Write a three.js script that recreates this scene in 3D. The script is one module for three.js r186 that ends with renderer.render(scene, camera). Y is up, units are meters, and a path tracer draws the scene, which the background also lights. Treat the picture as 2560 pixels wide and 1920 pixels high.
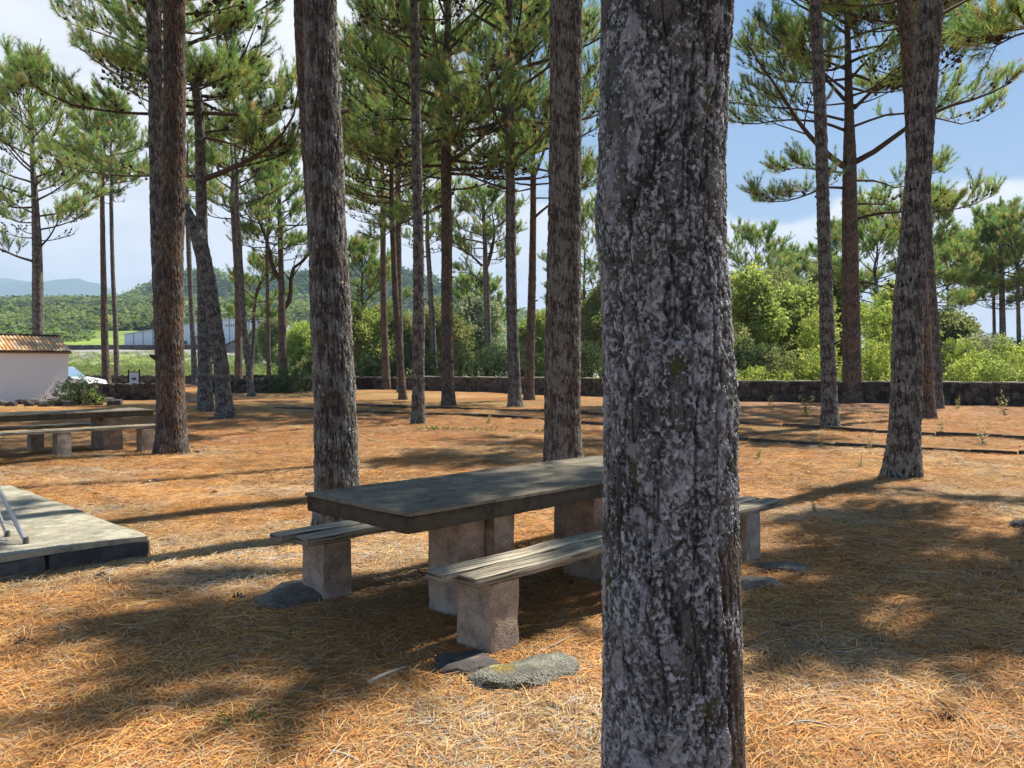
import * as THREE from 'three';
import { mergeGeometries, toCreasedNormals } from 'three/addons/utils/BufferGeometryUtils.js';

// ------------------------------------------------------------------ camera, sky, sun, exposure
const EYE = 1.55, FOCAL = 2030, HORIZON = 912, PITCH = Math.atan((960 - HORIZON) / FOCAL);
const scene = new THREE.Scene();
const camera = new THREE.PerspectiveCamera(2 * Math.atan(960 / FOCAL) * 180 / Math.PI, 4 / 3, 0.1, 30000);
camera.position.set(0, EYE, 0); camera.rotation.x = -PITCH;
const renderer = new THREE.WebGLRenderer();
renderer.toneMapping = THREE.LinearToneMapping;
renderer.toneMappingExposure = 2.15;
renderer.shadowMap.enabled = true;
const SUN_AZ = 50.5 * Math.PI / 180, SUN_EL = 58 * Math.PI / 180;
const SUN = new THREE.Vector3(Math.sin(SUN_AZ) * Math.cos(SUN_EL), Math.sin(SUN_EL), -Math.cos(SUN_AZ) * Math.cos(SUN_EL));
const sun = new THREE.DirectionalLight(new THREE.Color().setRGB(1, 0.92, 0.79), 5);
sun.position.copy(SUN).multiplyScalar(120); sun.castShadow = true;
Object.assign(sun.shadow.camera, { left: -70, right: 70, top: 70, bottom: -70, near: 1, far: 300 });
scene.add(sun);
scene.fog = new THREE.FogExp2(new THREE.Color().setRGB(0.55, 0.75, 1.0), 0.00019);

// ------------------------------------------------------------------ random numbers and noise
function rng(seed) { let a = (seed * 2654435761) >>> 0; return () => { a = (a + 0x6D2B79F5) | 0; let t = Math.imul(a ^ (a >>> 15), 1 | a); t = (t + Math.imul(t ^ (t >>> 7), 61 | t)) ^ t; return ((t ^ (t >>> 14)) >>> 0) / 4294967296; }; }
const hash = (x, y, z) => { let h = Math.imul(x | 0, 374761393) ^ Math.imul(y | 0, 668265263) ^ Math.imul(z | 0, 2147483647 - 1274126177); h = Math.imul(h ^ (h >>> 13), 1274126177); h ^= h >>> 16; return (h >>> 0) / 4294967296; };
const fade = (t) => t * t * (3 - 2 * t), mixf = (a, b, t) => a + (b - a) * t, clamp01 = (x) => x < 0 ? 0 : x > 1 ? 1 : x;
const sstep = (a, b, x) => { const t = clamp01((x - a) / (b - a)); return t * t * (3 - 2 * t); };
function n3(x, y, z, s = 0) {                     // value noise, 0..1
  const i = Math.floor(x), j = Math.floor(y), k = Math.floor(z), u = fade(x - i), v = fade(y - j), w = fade(z - k), q = k + s * 101;
  return mixf(mixf(mixf(hash(i, j, q), hash(i + 1, j, q), u), mixf(hash(i, j + 1, q), hash(i + 1, j + 1, q), u), v),
    mixf(mixf(hash(i, j, q + 1), hash(i + 1, j, q + 1), u), mixf(hash(i, j + 1, q + 1), hash(i + 1, j + 1, q + 1), u), v), w);
}
const fb3 = (x, y, z, s = 0, o = 4) => { let a = 0, g = 0.5, t = 0; for (let i = 0; i < o; i++) { a += g * n3(x, y, z, s + i); t += g; g *= 0.5; x *= 2.03; y *= 2.03; z *= 2.03; } return a / t; };
const wrap = (i, p) => ((i % p) + p) % p;
function tn(x, y, px, py, s) {                    // tileable value noise
  const i = Math.floor(x), j = Math.floor(y), u = fade(x - i), v = fade(y - j), a = wrap(i, px), b = wrap(i + 1, px), c = wrap(j, py), d = wrap(j + 1, py);
  return mixf(mixf(hash(a, c, s), hash(b, c, s), u), mixf(hash(a, d, s), hash(b, d, s), u), v);
}
const tfb = (u, v, px, py, s, o = 4) => { let a = 0, g = 0.5, t = 0; for (let i = 0; i < o; i++) { a += g * tn(u * px, v * py, px, py, s + i * 17); t += g; g *= 0.5; px *= 2; py *= 2; } return a / t; };
function tworley(x, y, px, py, s) {               // tileable cells: [F1, F2, id]
  const i = Math.floor(x), j = Math.floor(y); let f1 = 9, f2 = 9, id = 0;
  for (let b = -1; b <= 1; b++) for (let a = -1; a <= 1; a++) {
    const ci = wrap(i + a, px), cj = wrap(j + b, py), dx = i + a + 0.1 + 0.8 * hash(ci, cj, s) - x, dy = j + b + 0.1 + 0.8 * hash(ci, cj, s + 7) - y, d = dx * dx + dy * dy;
    if (d < f1) { f2 = f1; f1 = d; id = hash(ci, cj, s + 13); } else if (d < f2) f2 = d;
  }
  return [Math.sqrt(f1), Math.sqrt(f2), id];
}
// ------------------------------------------------------------------ sky
{
  const W = 2048, H = 1024, data = new Float32Array(W * H * 4);
  for (let r = 0; r < H; r++) {
    const el = ((r + 0.5) / H - 0.5) * Math.PI, y = Math.sin(el);
    for (let c = 0; c < W; c++) {
      const az = ((c + 0.5) / W - 0.5) * 2 * Math.PI, x = Math.cos(az) * Math.cos(el), z = Math.sin(az) * Math.cos(el), o = (r * W + c) * 4;
      const up = Math.max(y, 0), g = Math.pow(1 - up, 3.2);
      let R = mixf(0.055, 0.29, g), G = mixf(0.15, 0.37, g), B = mixf(0.33, 0.45, g);
      const near = Math.max(0, x * SUN.x + y * SUN.y + z * SUN.z), glow = Math.pow(near, 24) * 0.3;
      R += glow; G += glow * 0.95; B += glow * 0.85;
      if (y > -0.02) {
        // cloud deck: cumulus thick near the horizon and over the land to the left (west), open blue to the right
        const k = 1 / (up + 0.22), west = -x / Math.hypot(x, z || 1e-6);
        const big = fb3(x * k * 1.3 + 4, 1.7, z * k * 1.3, 3, 3), f = fb3(x * k * 2.6, up * 5, z * k * 2.6, 11, 6);
        const bank = 0.50 * (1 - sstep(0.10, 0.24, up)) + 0.42 * sstep(-0.25, 0.40, west) * (1 - sstep(0.3, 0.75, up)) * sstep(0.15, 0.6, -z / Math.hypot(x, z || 1e-6));
        const dens = f * 0.75 + big * 0.25 + bank - 0.60;
        const a = sstep(0.0, 0.10, dens), f2 = fb3(x * k * 2.6 + SUN.x * 0.25, up * 5 + 0.5, z * k * 2.6 + SUN.z * 0.25, 11, 4);
        const lit = clamp01(0.62 + (f - f2) * 2.2 + 0.18 * (1 - sstep(0.1, 0.4, dens)));
        R = mixf(R, mixf(0.38, 0.52, lit), a); G = mixf(G, mixf(0.395, 0.525, lit), a); B = mixf(B, mixf(0.43, 0.535, lit), a);
      }
      if (y < 0) { const t = sstep(0, -0.12, y); R = mixf(R, 0.10, t); G = mixf(G, 0.09, t); B = mixf(B, 0.06, t); }
      data[o] = R; data[o + 1] = G; data[o + 2] = B; data[o + 3] = 1;
    }
  }
  const t = new THREE.DataTexture(data, W, H, THREE.RGBAFormat, THREE.FloatType);
  t.mapping = THREE.EquirectangularReflectionMapping; t.magFilter = t.minFilter = THREE.LinearFilter; t.needsUpdate = true;
  scene.background = t; scene.environment = t;
}

// ------------------------------------------------------------------ placing
function ray(px, py) { const a = (px - 1280) / FOCAL, b = -(py - 960) / FOCAL, c = Math.cos(PITCH), s = Math.sin(PITCH); return new THREE.Vector3(a, b * c - s, -(c + b * s)); }
const at = (px, py, d) => { const r = ray(px, py); r.multiplyScalar(d / -r.z); r.y += EYE; return r; };          // d = metres along -z
const groundAt = (px, py, h = 0) => { const r = ray(px, py); r.multiplyScalar((h - EYE) / r.y); r.y = h; return r; };
function landHeight(x, z) {                        // metres above the picnic ground
  const d = -z; if (d < 66) return 0;
  const s = sstep(0.02, -0.22, x / d);
  const rise = d < 190 ? (d - 66) * 0.043 : d < 650 ? 5.33 + (d - 190) * 0.1015 : Math.max(52 - (d - 650) * 0.1, 0);
  return rise * s + (d > 72 ? (fb3(x * 0.03, 0, z * 0.03, 40, 3) - 0.5) * Math.min(3, (d - 72) * 0.02) * s : 0);
}
function litterHeight(x, z) {                      // small mounds of the needle floor
  return (fb3(x * 0.9, 3, z * 0.9, 21, 3) - 0.5) * 0.07 + (n3(x * 0.22, 9, z * 0.22, 22) - 0.5) * 0.07 + (fb3(x * 4.5, 1, z * 4.5, 23, 2) - 0.5) * 0.022;
}
const groundY = (x, z) => landHeight(x, z) + (-z < 66 ? litterHeight(x, z) : 0);

// ------------------------------------------------------------------ naming
const used = {};
function numbered(name) { const n = used[name] = (used[name] ?? -1) + 1; return n ? name + '_' + String(n).padStart(3, '0') : name; }
function tag(o, label, category, group) { o.userData.label = label; if (category) o.userData.category = category; if (group) o.userData.group = group; return o; }
function thing(name, label, category, p = [0, 0, 0], turn = 0, group) { const o = new THREE.Group(); o.name = numbered(name); o.position.set(...p); o.rotation.y = turn; tag(o, label, category, group); scene.add(o); return o; }
function part(name, geo, mat, parent) { const m = new THREE.Mesh(geo, mat); m.name = name; m.castShadow = m.receiveShadow = true; parent.add(m); return m; }
function single(name, geo, mat, label, category, group) { const m = part(numbered(name), geo, mat, scene); return tag(m, label, category, group); }
function struct(name, geo, mat, label) { const m = part(name, geo, mat, scene); m.userData.kind = 'structure'; if (label) m.userData.label = label; return m; }

// ------------------------------------------------------------------ textures
function tex(W, H, rgb, srgb = true) {
  const d = new Uint8Array(W * H * 4), n = rgb.length / (W * H);
  for (let i = 0; i < W * H; i++) for (let c = 0; c < 3; c++) { let v = clamp01(rgb[i * n + (n === 3 ? c : 0)]); if (srgb) v = v < 0.0031308 ? v * 12.92 : 1.055 * Math.pow(v, 1 / 2.4) - 0.055; d[i * 4 + c] = v * 255 + 0.5; }
  for (let i = 0; i < W * H; i++) d[i * 4 + 3] = 255;
  const t = new THREE.DataTexture(d, W, H, THREE.RGBAFormat); t.wrapS = t.wrapT = THREE.RepeatWrapping; t.magFilter = t.minFilter = THREE.LinearFilter; t.colorSpace = srgb ? THREE.SRGBColorSpace : THREE.NoColorSpace; t.needsUpdate = true; return t;
}
function sampler(h, W, H) { return (u, v) => { u = (u - Math.floor(u)) * W; v = (v - Math.floor(v)) * H; const i = Math.floor(u), j = Math.floor(v), a = u - i, b = v - j, i0 = i % W, j0 = (j % H) * W, i1 = (i + 1) % W, j1 = ((j + 1) % H) * W; return mixf(mixf(h[j0 + i0], h[j0 + i1], a), mixf(h[j1 + i0], h[j1 + i1], a), b); }; }
const std = (o) => new THREE.MeshPhysicalMaterial({ roughness: 0.95, metalness: 0, specularIntensity: 0.35, ...o });

// pine bark: tall plates parted by dark furrows, pale lichen dots; tile 0.9 m round x 1.8 m high
function barkSet(seed, warm, lichen, dark, grey, cx = 13, cy = 9) {
  const W = 640, H = 1280, rgb = new Float32Array(W * H * 3), hgt = new Float32Array(W * H);
  for (let j = 0; j < H; j++) for (let i = 0; i < W; i++) {
    const u = i / W, v = j / H, jx = tfb(u, v, 26, 30, seed + 2, 3) - 0.5, wx = (tfb(u, v, 4, 6, seed + 3, 3) - 0.5) * 2.2 + jx * 0.9, wy = (tfb(u, v, 5, 4, seed + 5, 3) - 0.5) * 2.6 + (tfb(u, v, 30, 22, seed + 6, 2) - 0.5) * 0.8;
    const [f1, f2, id] = tworley(u * cx + wx, v * cy + wy, cx, cy, seed), e = sstep(0.0, 0.24, f2 - f1), fis = sstep(0.0, 0.055, Math.abs(tfb(u + jx * 0.01, v, 13, 4, seed + 21, 4) - 0.5));
    const fine = tfb(u, v, 90, 70, seed + 9, 3), flake = tfb(u, v, 30, 14, seed + 31, 4), big = tfb(u, v, 4, 5, seed + 33, 3), fis2 = sstep(0.0, 0.07, Math.abs(tfb(u + jx * 0.015, v + jx * 0.01, 30, 9, seed + 51, 3) - 0.5));
    const cut = mixf(0.25, 1, fis) * mixf(0.5, 1, fis2) * mixf(0.55, 1, e), h = hgt[j * W + i] = clamp01((0.62 + 0.5 * (fine - 0.5) + 1.5 * (flake - 0.5) + 0.1 * (id - 0.5)) * cut);
    let t = (0.02 + 1.2 * h + 0.06 * (id - 0.5) + 0.45 * (big - 0.5) * cut + 0.3 * (fine - 0.5)) * dark;
    let R = mixf(0.014, mixf(0.15, 0.155, grey), t), G = mixf(0.012, mixf(0.11, 0.142, grey), t), B = mixf(0.012, mixf(0.085, 0.132, grey), t);
    const w = warm * (0.6 + 0.4 * id) * sstep(0.42, 0.62, tfb(u, v, 3, 4, seed + 40, 3)); R += w * 0.085 * t; G += w * 0.030 * t; B -= w * 0.006 * t;
    const [q1, , qid] = tworley(u * 5, v * 9, 5, 9, seed + 91), round = (qid > 1 - 0.28 * (lichen - 0.7) ? 1 : 0) * sstep(0.44, 0.34, q1 + 0.35 * (flake - 0.5)), crust = Math.min(1, Math.max(round * 1.3, sstep(0.50, 0.64, tfb(u, v, 5, 8, seed + 61, 5)) * lichen) * sstep(0.12, 0.4, h)); R = mixf(R, 0.25, crust * 0.75); G = mixf(G, 0.255, crust * 0.75); B = mixf(B, 0.235, crust * 0.75);
    const [d1, , did] = tworley(u * 30 + wx, v * 40 + wy, 30, 40, seed + 71), dot = (did > 1 - 0.13 * lichen * (0.2 + 1.6 * big) ? 1 : 0) * sstep(0.48, 0.28, d1 + 0.9 * (fine - 0.5)) * sstep(0.2, 0.45, h); R = mixf(R, 0.38, dot * 0.9); G = mixf(G, 0.38, dot * 0.9); B = mixf(B, 0.36, dot * 0.9);
    rgb[(j * W + i) * 3] = R; rgb[(j * W + i) * 3 + 1] = G; rgb[(j * W + i) * 3 + 2] = B;
  }
  return { map: tex(W, H, rgb), bump: tex(W, H, hgt, false), h: sampler(hgt, W, H) };
}
const barks = [barkSet(100, 0.2, 1.0, 1.15, 0.75), barkSet(300, 0.8, 0.5, 1.1, 0.3, 12, 7), barkSet(500, 0.05, 1.9, 1.05, 1, 14, 10)];
const barkMat = barks.map((b) => std({ map: b.map, bumpMap: b.bump, bumpScale: 0.022 }));
const branchMat = std({ color: new THREE.Color().setRGB(0.075, 0.055, 0.042) });

// needle litter: thousands of strokes, tile 3 m
function litterSet() {
  const S = 2048, TILE = 3, rgb = new Float32Array(S * S * 3), hgt = new Float32Array(S * S), r = rng(5);
  for (let j = 0; j < S; j++) for (let i = 0; i < S; i++) { const q = tfb(i / S, j / S, 24, 24, 5, 4), o = j * S + i; rgb[o * 3] = 0.055 + 0.09 * q; rgb[o * 3 + 1] = 0.032 + 0.045 * q; rgb[o * 3 + 2] = 0.018 + 0.02 * q; hgt[o] = q * 0.2; }
  const N = 52000;
  for (let n = 0; n < N; n++) {
    const len = (0.07 + 0.13 * r()) / TILE * S; let x = r() * S, y = r() * S, a = r() * 6.283; const bend = (r() - 0.5) * 0.022, lev = 0.2 + 0.75 * n / N + 0.1 * r(), t = r(), tone = 0.55 + 0.75 * r();
    const kind = r(); let R = 0.46, G = 0.235, B = 0.075;
    if (kind < 0.30) { R = 0.40; G = 0.165; B = 0.05; } else if (kind < 0.55) { R = 0.58; G = 0.36; B = 0.15; } else if (kind < 0.63) { R = 0.42; G = 0.38; B = 0.30; } else if (kind < 0.72) { R = 0.20; G = 0.10; B = 0.05; }
    for (let s = 0; s < len; s++) {
      x += Math.cos(a); y += Math.sin(a); a += bend;
      const X = wrap(Math.round(x), S), Y = wrap(Math.round(y), S);
      for (const [p, q] of t < 0.75 ? [[0, 0], [1, 0]] : [[0, 0], [1, 0], [0, 1]]) { const o = ((Y + q) % S) * S + ((X + p) % S); if (lev < hgt[o]) continue; hgt[o] = lev; rgb[o * 3] = R * tone; rgb[o * 3 + 1] = G * tone; rgb[o * 3 + 2] = B * tone; }
    }
  }
  return { map: tex(S, S, rgb), bump: tex(S, S, hgt, false) };
}
// concrete with pits and lichen, tile 1 m
function concreteSet(seed) {
  const S = 768, rgb = new Float32Array(S * S * 3), hgt = new Float32Array(S * S);
  for (let j = 0; j < S; j++) for (let i = 0; i < S; i++) {
    const u = i / S, v = j / S, o = j * S + i, big = tfb(u, v, 3, 3, seed, 4), mid = tfb(u, v, 14, 14, seed + 4, 4), grit = tn(u * 210, v * 210, 210, 210, seed + 6);
    const [d, , id] = tworley(u * 34, v * 34, 34, 34, seed + 8), pit = (id > 0.93 ? 0.6 : 0) * sstep(0.30, 0.12, d);
    let t = 0.58 + 0.34 * (big - 0.5) + 0.45 * (mid - 0.5) + 0.42 * (grit - 0.5); t *= 1 - 0.55 * pit;
    let R = t, G = t * 0.985, B = t * 0.94;
    const li = sstep(0.60, 0.74, tfb(u, v, 9, 9, seed + 30, 4)); R = mixf(R, 0.95, li * 0.55); G = mixf(G, 0.95, li * 0.55); B = mixf(B, 0.88, li * 0.55);
    rgb[o * 3] = R; rgb[o * 3 + 1] = G; rgb[o * 3 + 2] = B; hgt[o] = clamp01(0.5 + 0.5 * (mid - 0.5) + 0.35 * (grit - 0.5) - 0.5 * pit);
  }
  return { map: tex(S, S, rgb), bump: tex(S, S, hgt, false) };
}
function woodSet() {                              // weathered grey board, tile 1.2 m x 0.3 m, grain along u
  const W = 1024, H = 256, rgb = new Float32Array(W * H * 3), hgt = new Float32Array(W * H);
  for (let j = 0; j < H; j++) for (let i = 0; i < W; i++) {
    const u = i / W, v = j / H, w = (tfb(u, v, 3, 2, 71, 3) - 0.5) * 0.12, g = tfb(u, v + w, 3, 26, 75, 3), crack = sstep(0.60, 0.72, tfb(u, v + w, 4, 34, 79, 2)), big = tfb(u, v, 5, 2, 83, 4), li = sstep(0.6, 0.72, tfb(u, v, 30, 9, 88, 4));
    const t = (0.62 + 0.8 * (g - 0.5) + 0.45 * (big - 0.5)) * (1 - 0.75 * crack); let R = 0.54 * t, G = 0.475 * t, B = 0.37 * t;
    R = mixf(R, 0.30, li * 0.5); G = mixf(G, 0.31, li * 0.5); B = mixf(B, 0.25, li * 0.5);
    const o = j * W + i; rgb[o * 3] = R; rgb[o * 3 + 1] = G; rgb[o * 3 + 2] = B; hgt[o] = clamp01(0.5 + 0.6 * (g - 0.5) - 0.5 * crack);
  }
  return { map: tex(W, H, rgb), bump: tex(W, H, hgt, false) };
}
const litter = litterSet(), conc = concreteSet(900), wood = woodSet(); for (const t of [wood.map, wood.bump]) t.repeat.set(0.83, 3.4);

// ------------------------------------------------------------------ geometry helpers
class MB {                                        // collects tubes into one geometry
  constructor() { this.p = []; this.n = []; this.uv = []; this.i = []; }
  tube(pts, rad, sides, cap = true) {
    const T = new THREE.Vector3(), N = new THREE.Vector3(), B = new THREE.Vector3(), b0 = this.p.length / 3; let len = 0;
    T.subVectors(pts[1], pts[0]).normalize(); N.set(Math.abs(T.y) > 0.9 ? 1 : 0, Math.abs(T.y) > 0.9 ? 0 : 1, 0).cross(T).normalize();
    for (let k = 0; k < pts.length; k++) {
      const a = pts[Math.max(0, k - 1)], c = pts[Math.min(pts.length - 1, k + 1)]; T.subVectors(c, a).normalize(); N.addScaledVector(T, -N.dot(T)).normalize(); B.crossVectors(T, N);
      if (k) len += pts[k].distanceTo(pts[k - 1]);
      for (let s = 0; s <= sides; s++) { const q = s / sides * 6.28319, x = Math.cos(q), y = Math.sin(q), nx = N.x * x + B.x * y, ny = N.y * x + B.y * y, nz = N.z * x + B.z * y; this.p.push(pts[k].x + nx * rad[k], pts[k].y + ny * rad[k], pts[k].z + nz * rad[k]); this.n.push(nx, ny, nz); this.uv.push(s / sides * 0.3, len / 1.2); }
    }
    for (let k = 0; k < pts.length - 1; k++) for (let s = 0; s < sides; s++) { const a = b0 + k * (sides + 1) + s, c = a + sides + 1; this.i.push(a, a + 1, c, a + 1, c + 1, c); }
    return this;
  }
  build() { const g = new THREE.BufferGeometry(); g.setAttribute('position', new THREE.Float32BufferAttribute(this.p, 3)); g.setAttribute('normal', new THREE.Float32BufferAttribute(this.n, 3)); g.setAttribute('uv', new THREE.Float32BufferAttribute(this.uv, 2)); g.setIndex(this.i); return g; }
}
// block with rounded, slightly uneven faces; uv in metres; origin at the middle of its base
function block(w, h, d, { seg = 0.08, round = 0.012, noise = 0.004, seed = 1, freq = 7, crease = 0.7, color } = {}) {
  const nx = Math.max(1, Math.min(60, Math.round(w / seg))), ny = Math.max(1, Math.min(40, Math.round(h / seg))), nz = Math.max(1, Math.min(60, Math.round(d / seg)));
  const g = new THREE.BoxGeometry(w, h, d, nx, ny, nz), P = g.attributes.position, N = g.attributes.normal, uv = new Float32Array(P.count * 2), v = new THREE.Vector3(), q = new THREE.Vector3();
  const col = color ? new Float32Array(P.count * 3) : null;
  for (let i = 0; i < P.count; i++) {
    v.fromBufferAttribute(P, i); const ax = Math.abs(N.getX(i)), ay = Math.abs(N.getY(i));
    uv[i * 2] = ax > 0.5 ? v.z : v.x; uv[i * 2 + 1] = ay > 0.5 ? v.z : v.y; if (ax > 0.5) { uv[i * 2] += 0.37; }
    if (col) { const c = color(v, v.y + h / 2); col.set(c, i * 3); }
    q.set(Math.max(-w / 2 + round, Math.min(w / 2 - round, v.x)), Math.max(-h / 2 + round, Math.min(h / 2 - round, v.y)), Math.max(-d / 2 + round, Math.min(d / 2 - round, v.z)));
    const o = v.clone().sub(q); if (o.lengthSq() > 1e-9) v.copy(q).add(o.normalize().multiplyScalar(round));
    const a = noise * 2; v.x += (fb3(v.x * freq, v.y * freq, v.z * freq, seed, 3) - 0.5) * a; v.y += (fb3(v.x * freq + 9, v.y * freq, v.z * freq, seed + 5, 3) - 0.5) * a; v.z += (fb3(v.x * freq, v.y * freq + 9, v.z * freq, seed + 9, 3) - 0.5) * a;
    P.setXYZ(i, v.x, v.y + h / 2, v.z);
  }
  g.setAttribute('uv', new THREE.BufferAttribute(uv, 2)); if (col) g.setAttribute('color', new THREE.BufferAttribute(col, 3));
  return toCreasedNormals(g, crease);
}
// rough stone
function stone(w, h, d, seed, detail = 2, rough = 0.25) {
  const g = new THREE.IcosahedronGeometry(1, detail), P = g.attributes.position, v = new THREE.Vector3(), uv = [];
  for (let i = 0; i < P.count; i++) {
    v.fromBufferAttribute(P, i); const s = 1 + (fb3(v.x * 1.3 + 7, v.y * 1.3, v.z * 1.3, seed, 2) - 0.5) * 2.4 * rough + (fb3(v.x * 5, v.y * 5, v.z * 5, seed + 3, 2) - 0.5) * rough * 0.5;
    const m = Math.max(Math.abs(v.x), Math.abs(v.y), Math.abs(v.z)), b = mixf(1, 1 / m * 0.8, 0.55); v.multiplyScalar(s * b); P.setXYZ(i, v.x * w / 2, v.y * h / 2, v.z * d / 2); uv.push(v.x * w + v.z * d, v.y * h + v.z * d * 0.5);
  }
  const f = toCreasedNormals(g, 0.6), Q = f.attributes.position, N = f.attributes.normal, w2 = new Float32Array(Q.count * 2); for (let i = 0; i < Q.count; i += 3) { const ax = Math.abs(N.getX(i) + N.getX(i + 1) + N.getX(i + 2)), ay = Math.abs(N.getY(i) + N.getY(i + 1) + N.getY(i + 2)), az = Math.abs(N.getZ(i) + N.getZ(i + 1) + N.getZ(i + 2)); for (let k = i; k < i + 3; k++) { w2[k * 2] = ax > ay && ax > az ? Q.getZ(k) : Q.getX(k); w2[k * 2 + 1] = ay >= ax && ay >= az ? Q.getZ(k) : Q.getY(k); } } f.setAttribute('uv', new THREE.BufferAttribute(w2, 2)); return f;
}
// trunk skin: rings along a curve, bark relief from the bark map
function trunkSkin(pts, rad, b, { nu = 40, dv = 0.05, relief = 0.03, flare = 0.15, seed = 1, lumps = 0.06, rounds, tall = 1.3 } = {}) {
  const curve = new THREE.CatmullRomCurve3(pts, false, 'centripetal'), L = curve.getLength(), nv = Math.max(4, Math.round(L / dv)), pos = [], uv = [], idx = [];
  const k = rounds ?? Math.max(1, Math.round(6.283 * rad[0] / 0.62)), cum = [0]; for (let i = 1; i < pts.length; i++) cum.push(cum[i - 1] + pts[i].distanceTo(pts[i - 1]));
  const p = new THREE.Vector3(), t = new THREE.Vector3(), n = new THREE.Vector3(1, 0, 0), bb = new THREE.Vector3(), lut = curve.getSpacedPoints(nv);
  for (let j = 0; j <= nv; j++) {
    const l = j / nv * cum[cum.length - 1]; let q = 1; while (q < cum.length - 1 && cum[q] < l) q++;
    let r = mixf(rad[q - 1], rad[q], clamp01((l - cum[q - 1]) / (cum[q] - cum[q - 1] || 1))); r *= 1 + flare * Math.exp(-l * 3.2);
    p.copy(lut[j]); t.subVectors(lut[Math.min(nv, j + 1)], lut[Math.max(0, j - 1)]).normalize(); n.set(1, 0, 0).addScaledVector(t, -t.x).normalize(); bb.crossVectors(t, n);
    for (let s = 0; s <= nu; s++) {
      const a = s / nu * 6.283185, c = Math.cos(a), d = Math.sin(a), U = s / nu * k, V = l / tall;
      const R = r * (1 + lumps * (fb3(c * 1.2 + seed, l * 1.1, d * 1.2, seed, 3) - 0.5) * 2 + flare * Math.exp(-l * 5) * 0.5 * Math.sin(a * 5 + seed)) + (b.h(U, V) - 0.55) * relief * Math.min(1, r / 0.15);
      pos.push(p.x + (n.x * c + bb.x * d) * R, p.y + (n.y * c + bb.y * d) * R, p.z + (n.z * c + bb.z * d) * R); uv.push(U, V);
    }
  }
  for (let j = 0; j < nv; j++) for (let s = 0; s < nu; s++) { const a = j * (nu + 1) + s, c = a + nu + 1; idx.push(a, c, a + 1, a + 1, c, c + 1); }
  const g = new THREE.BufferGeometry(); g.setAttribute('position', new THREE.Float32BufferAttribute(pos, 3)); g.setAttribute('uv', new THREE.Float32BufferAttribute(uv, 2)); g.setIndex(idx); g.computeVertexNormals();
  const N = g.attributes.normal; for (let j = 0; j <= nv; j++) { const a = j * (nu + 1), c = a + nu, v = new THREE.Vector3(N.getX(a) + N.getX(c), N.getY(a) + N.getY(c), N.getZ(a) + N.getZ(c)).normalize(); N.setXYZ(a, v.x, v.y, v.z); N.setXYZ(c, v.x, v.y, v.z); }
  return g;
}
function instances(name, geo, mat, list, parent, kind = 'stuff') {   // list: {p, q, s, c}
  const m = new THREE.InstancedMesh(geo, mat, list.length), M = new THREE.Matrix4(), S = new THREE.Vector3(), C = new THREE.Color();
  list.forEach((o, i) => { S.setScalar(o.s.length ? 1 : o.s); if (o.s.length) S.set(...o.s); M.compose(o.p, o.q, S); m.setMatrixAt(i, M); m.setColorAt(i, C.setRGB(...o.c)); });
  m.name = name; m.userData.kind = kind; m.castShadow = m.receiveShadow = true; parent.add(m); return m;
}
const UPV = new THREE.Vector3(0, 1, 0);
const aim = (dir, roll) => new THREE.Quaternion().setFromUnitVectors(UPV, dir).multiply(new THREE.Quaternion().setFromAxisAngle(UPV, roll));

// ------------------------------------------------------------------ the ground and the land beyond
function sheet(xs, ds, y, color, uvScale) {        // grid over x (columns) and d (metres ahead)
  const pos = [], uv = [], col = [], idx = [], nx = xs.length;
  for (const d of ds) for (const x of xs) { pos.push(x, y(x, -d), -d); uv.push(x / uvScale, d / uvScale); col.push(...color(x, d)); }
  for (let j = 0; j < ds.length - 1; j++) for (let i = 0; i < nx - 1; i++) { const a = j * nx + i, c = a + nx; idx.push(a, a + 1, c, a + 1, c + 1, c); }
  const g = new THREE.BufferGeometry(); g.setAttribute('position', new THREE.Float32BufferAttribute(pos, 3)); g.setAttribute('uv', new THREE.Float32BufferAttribute(uv, 2)); g.setAttribute('color', new THREE.Float32BufferAttribute(col, 3)); g.setIndex(idx); g.computeVertexNormals(); return g;
}
const span = (a, b, n) => Array.from({ length: n + 1 }, (_, i) => a + (b - a) * i / n);
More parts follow.
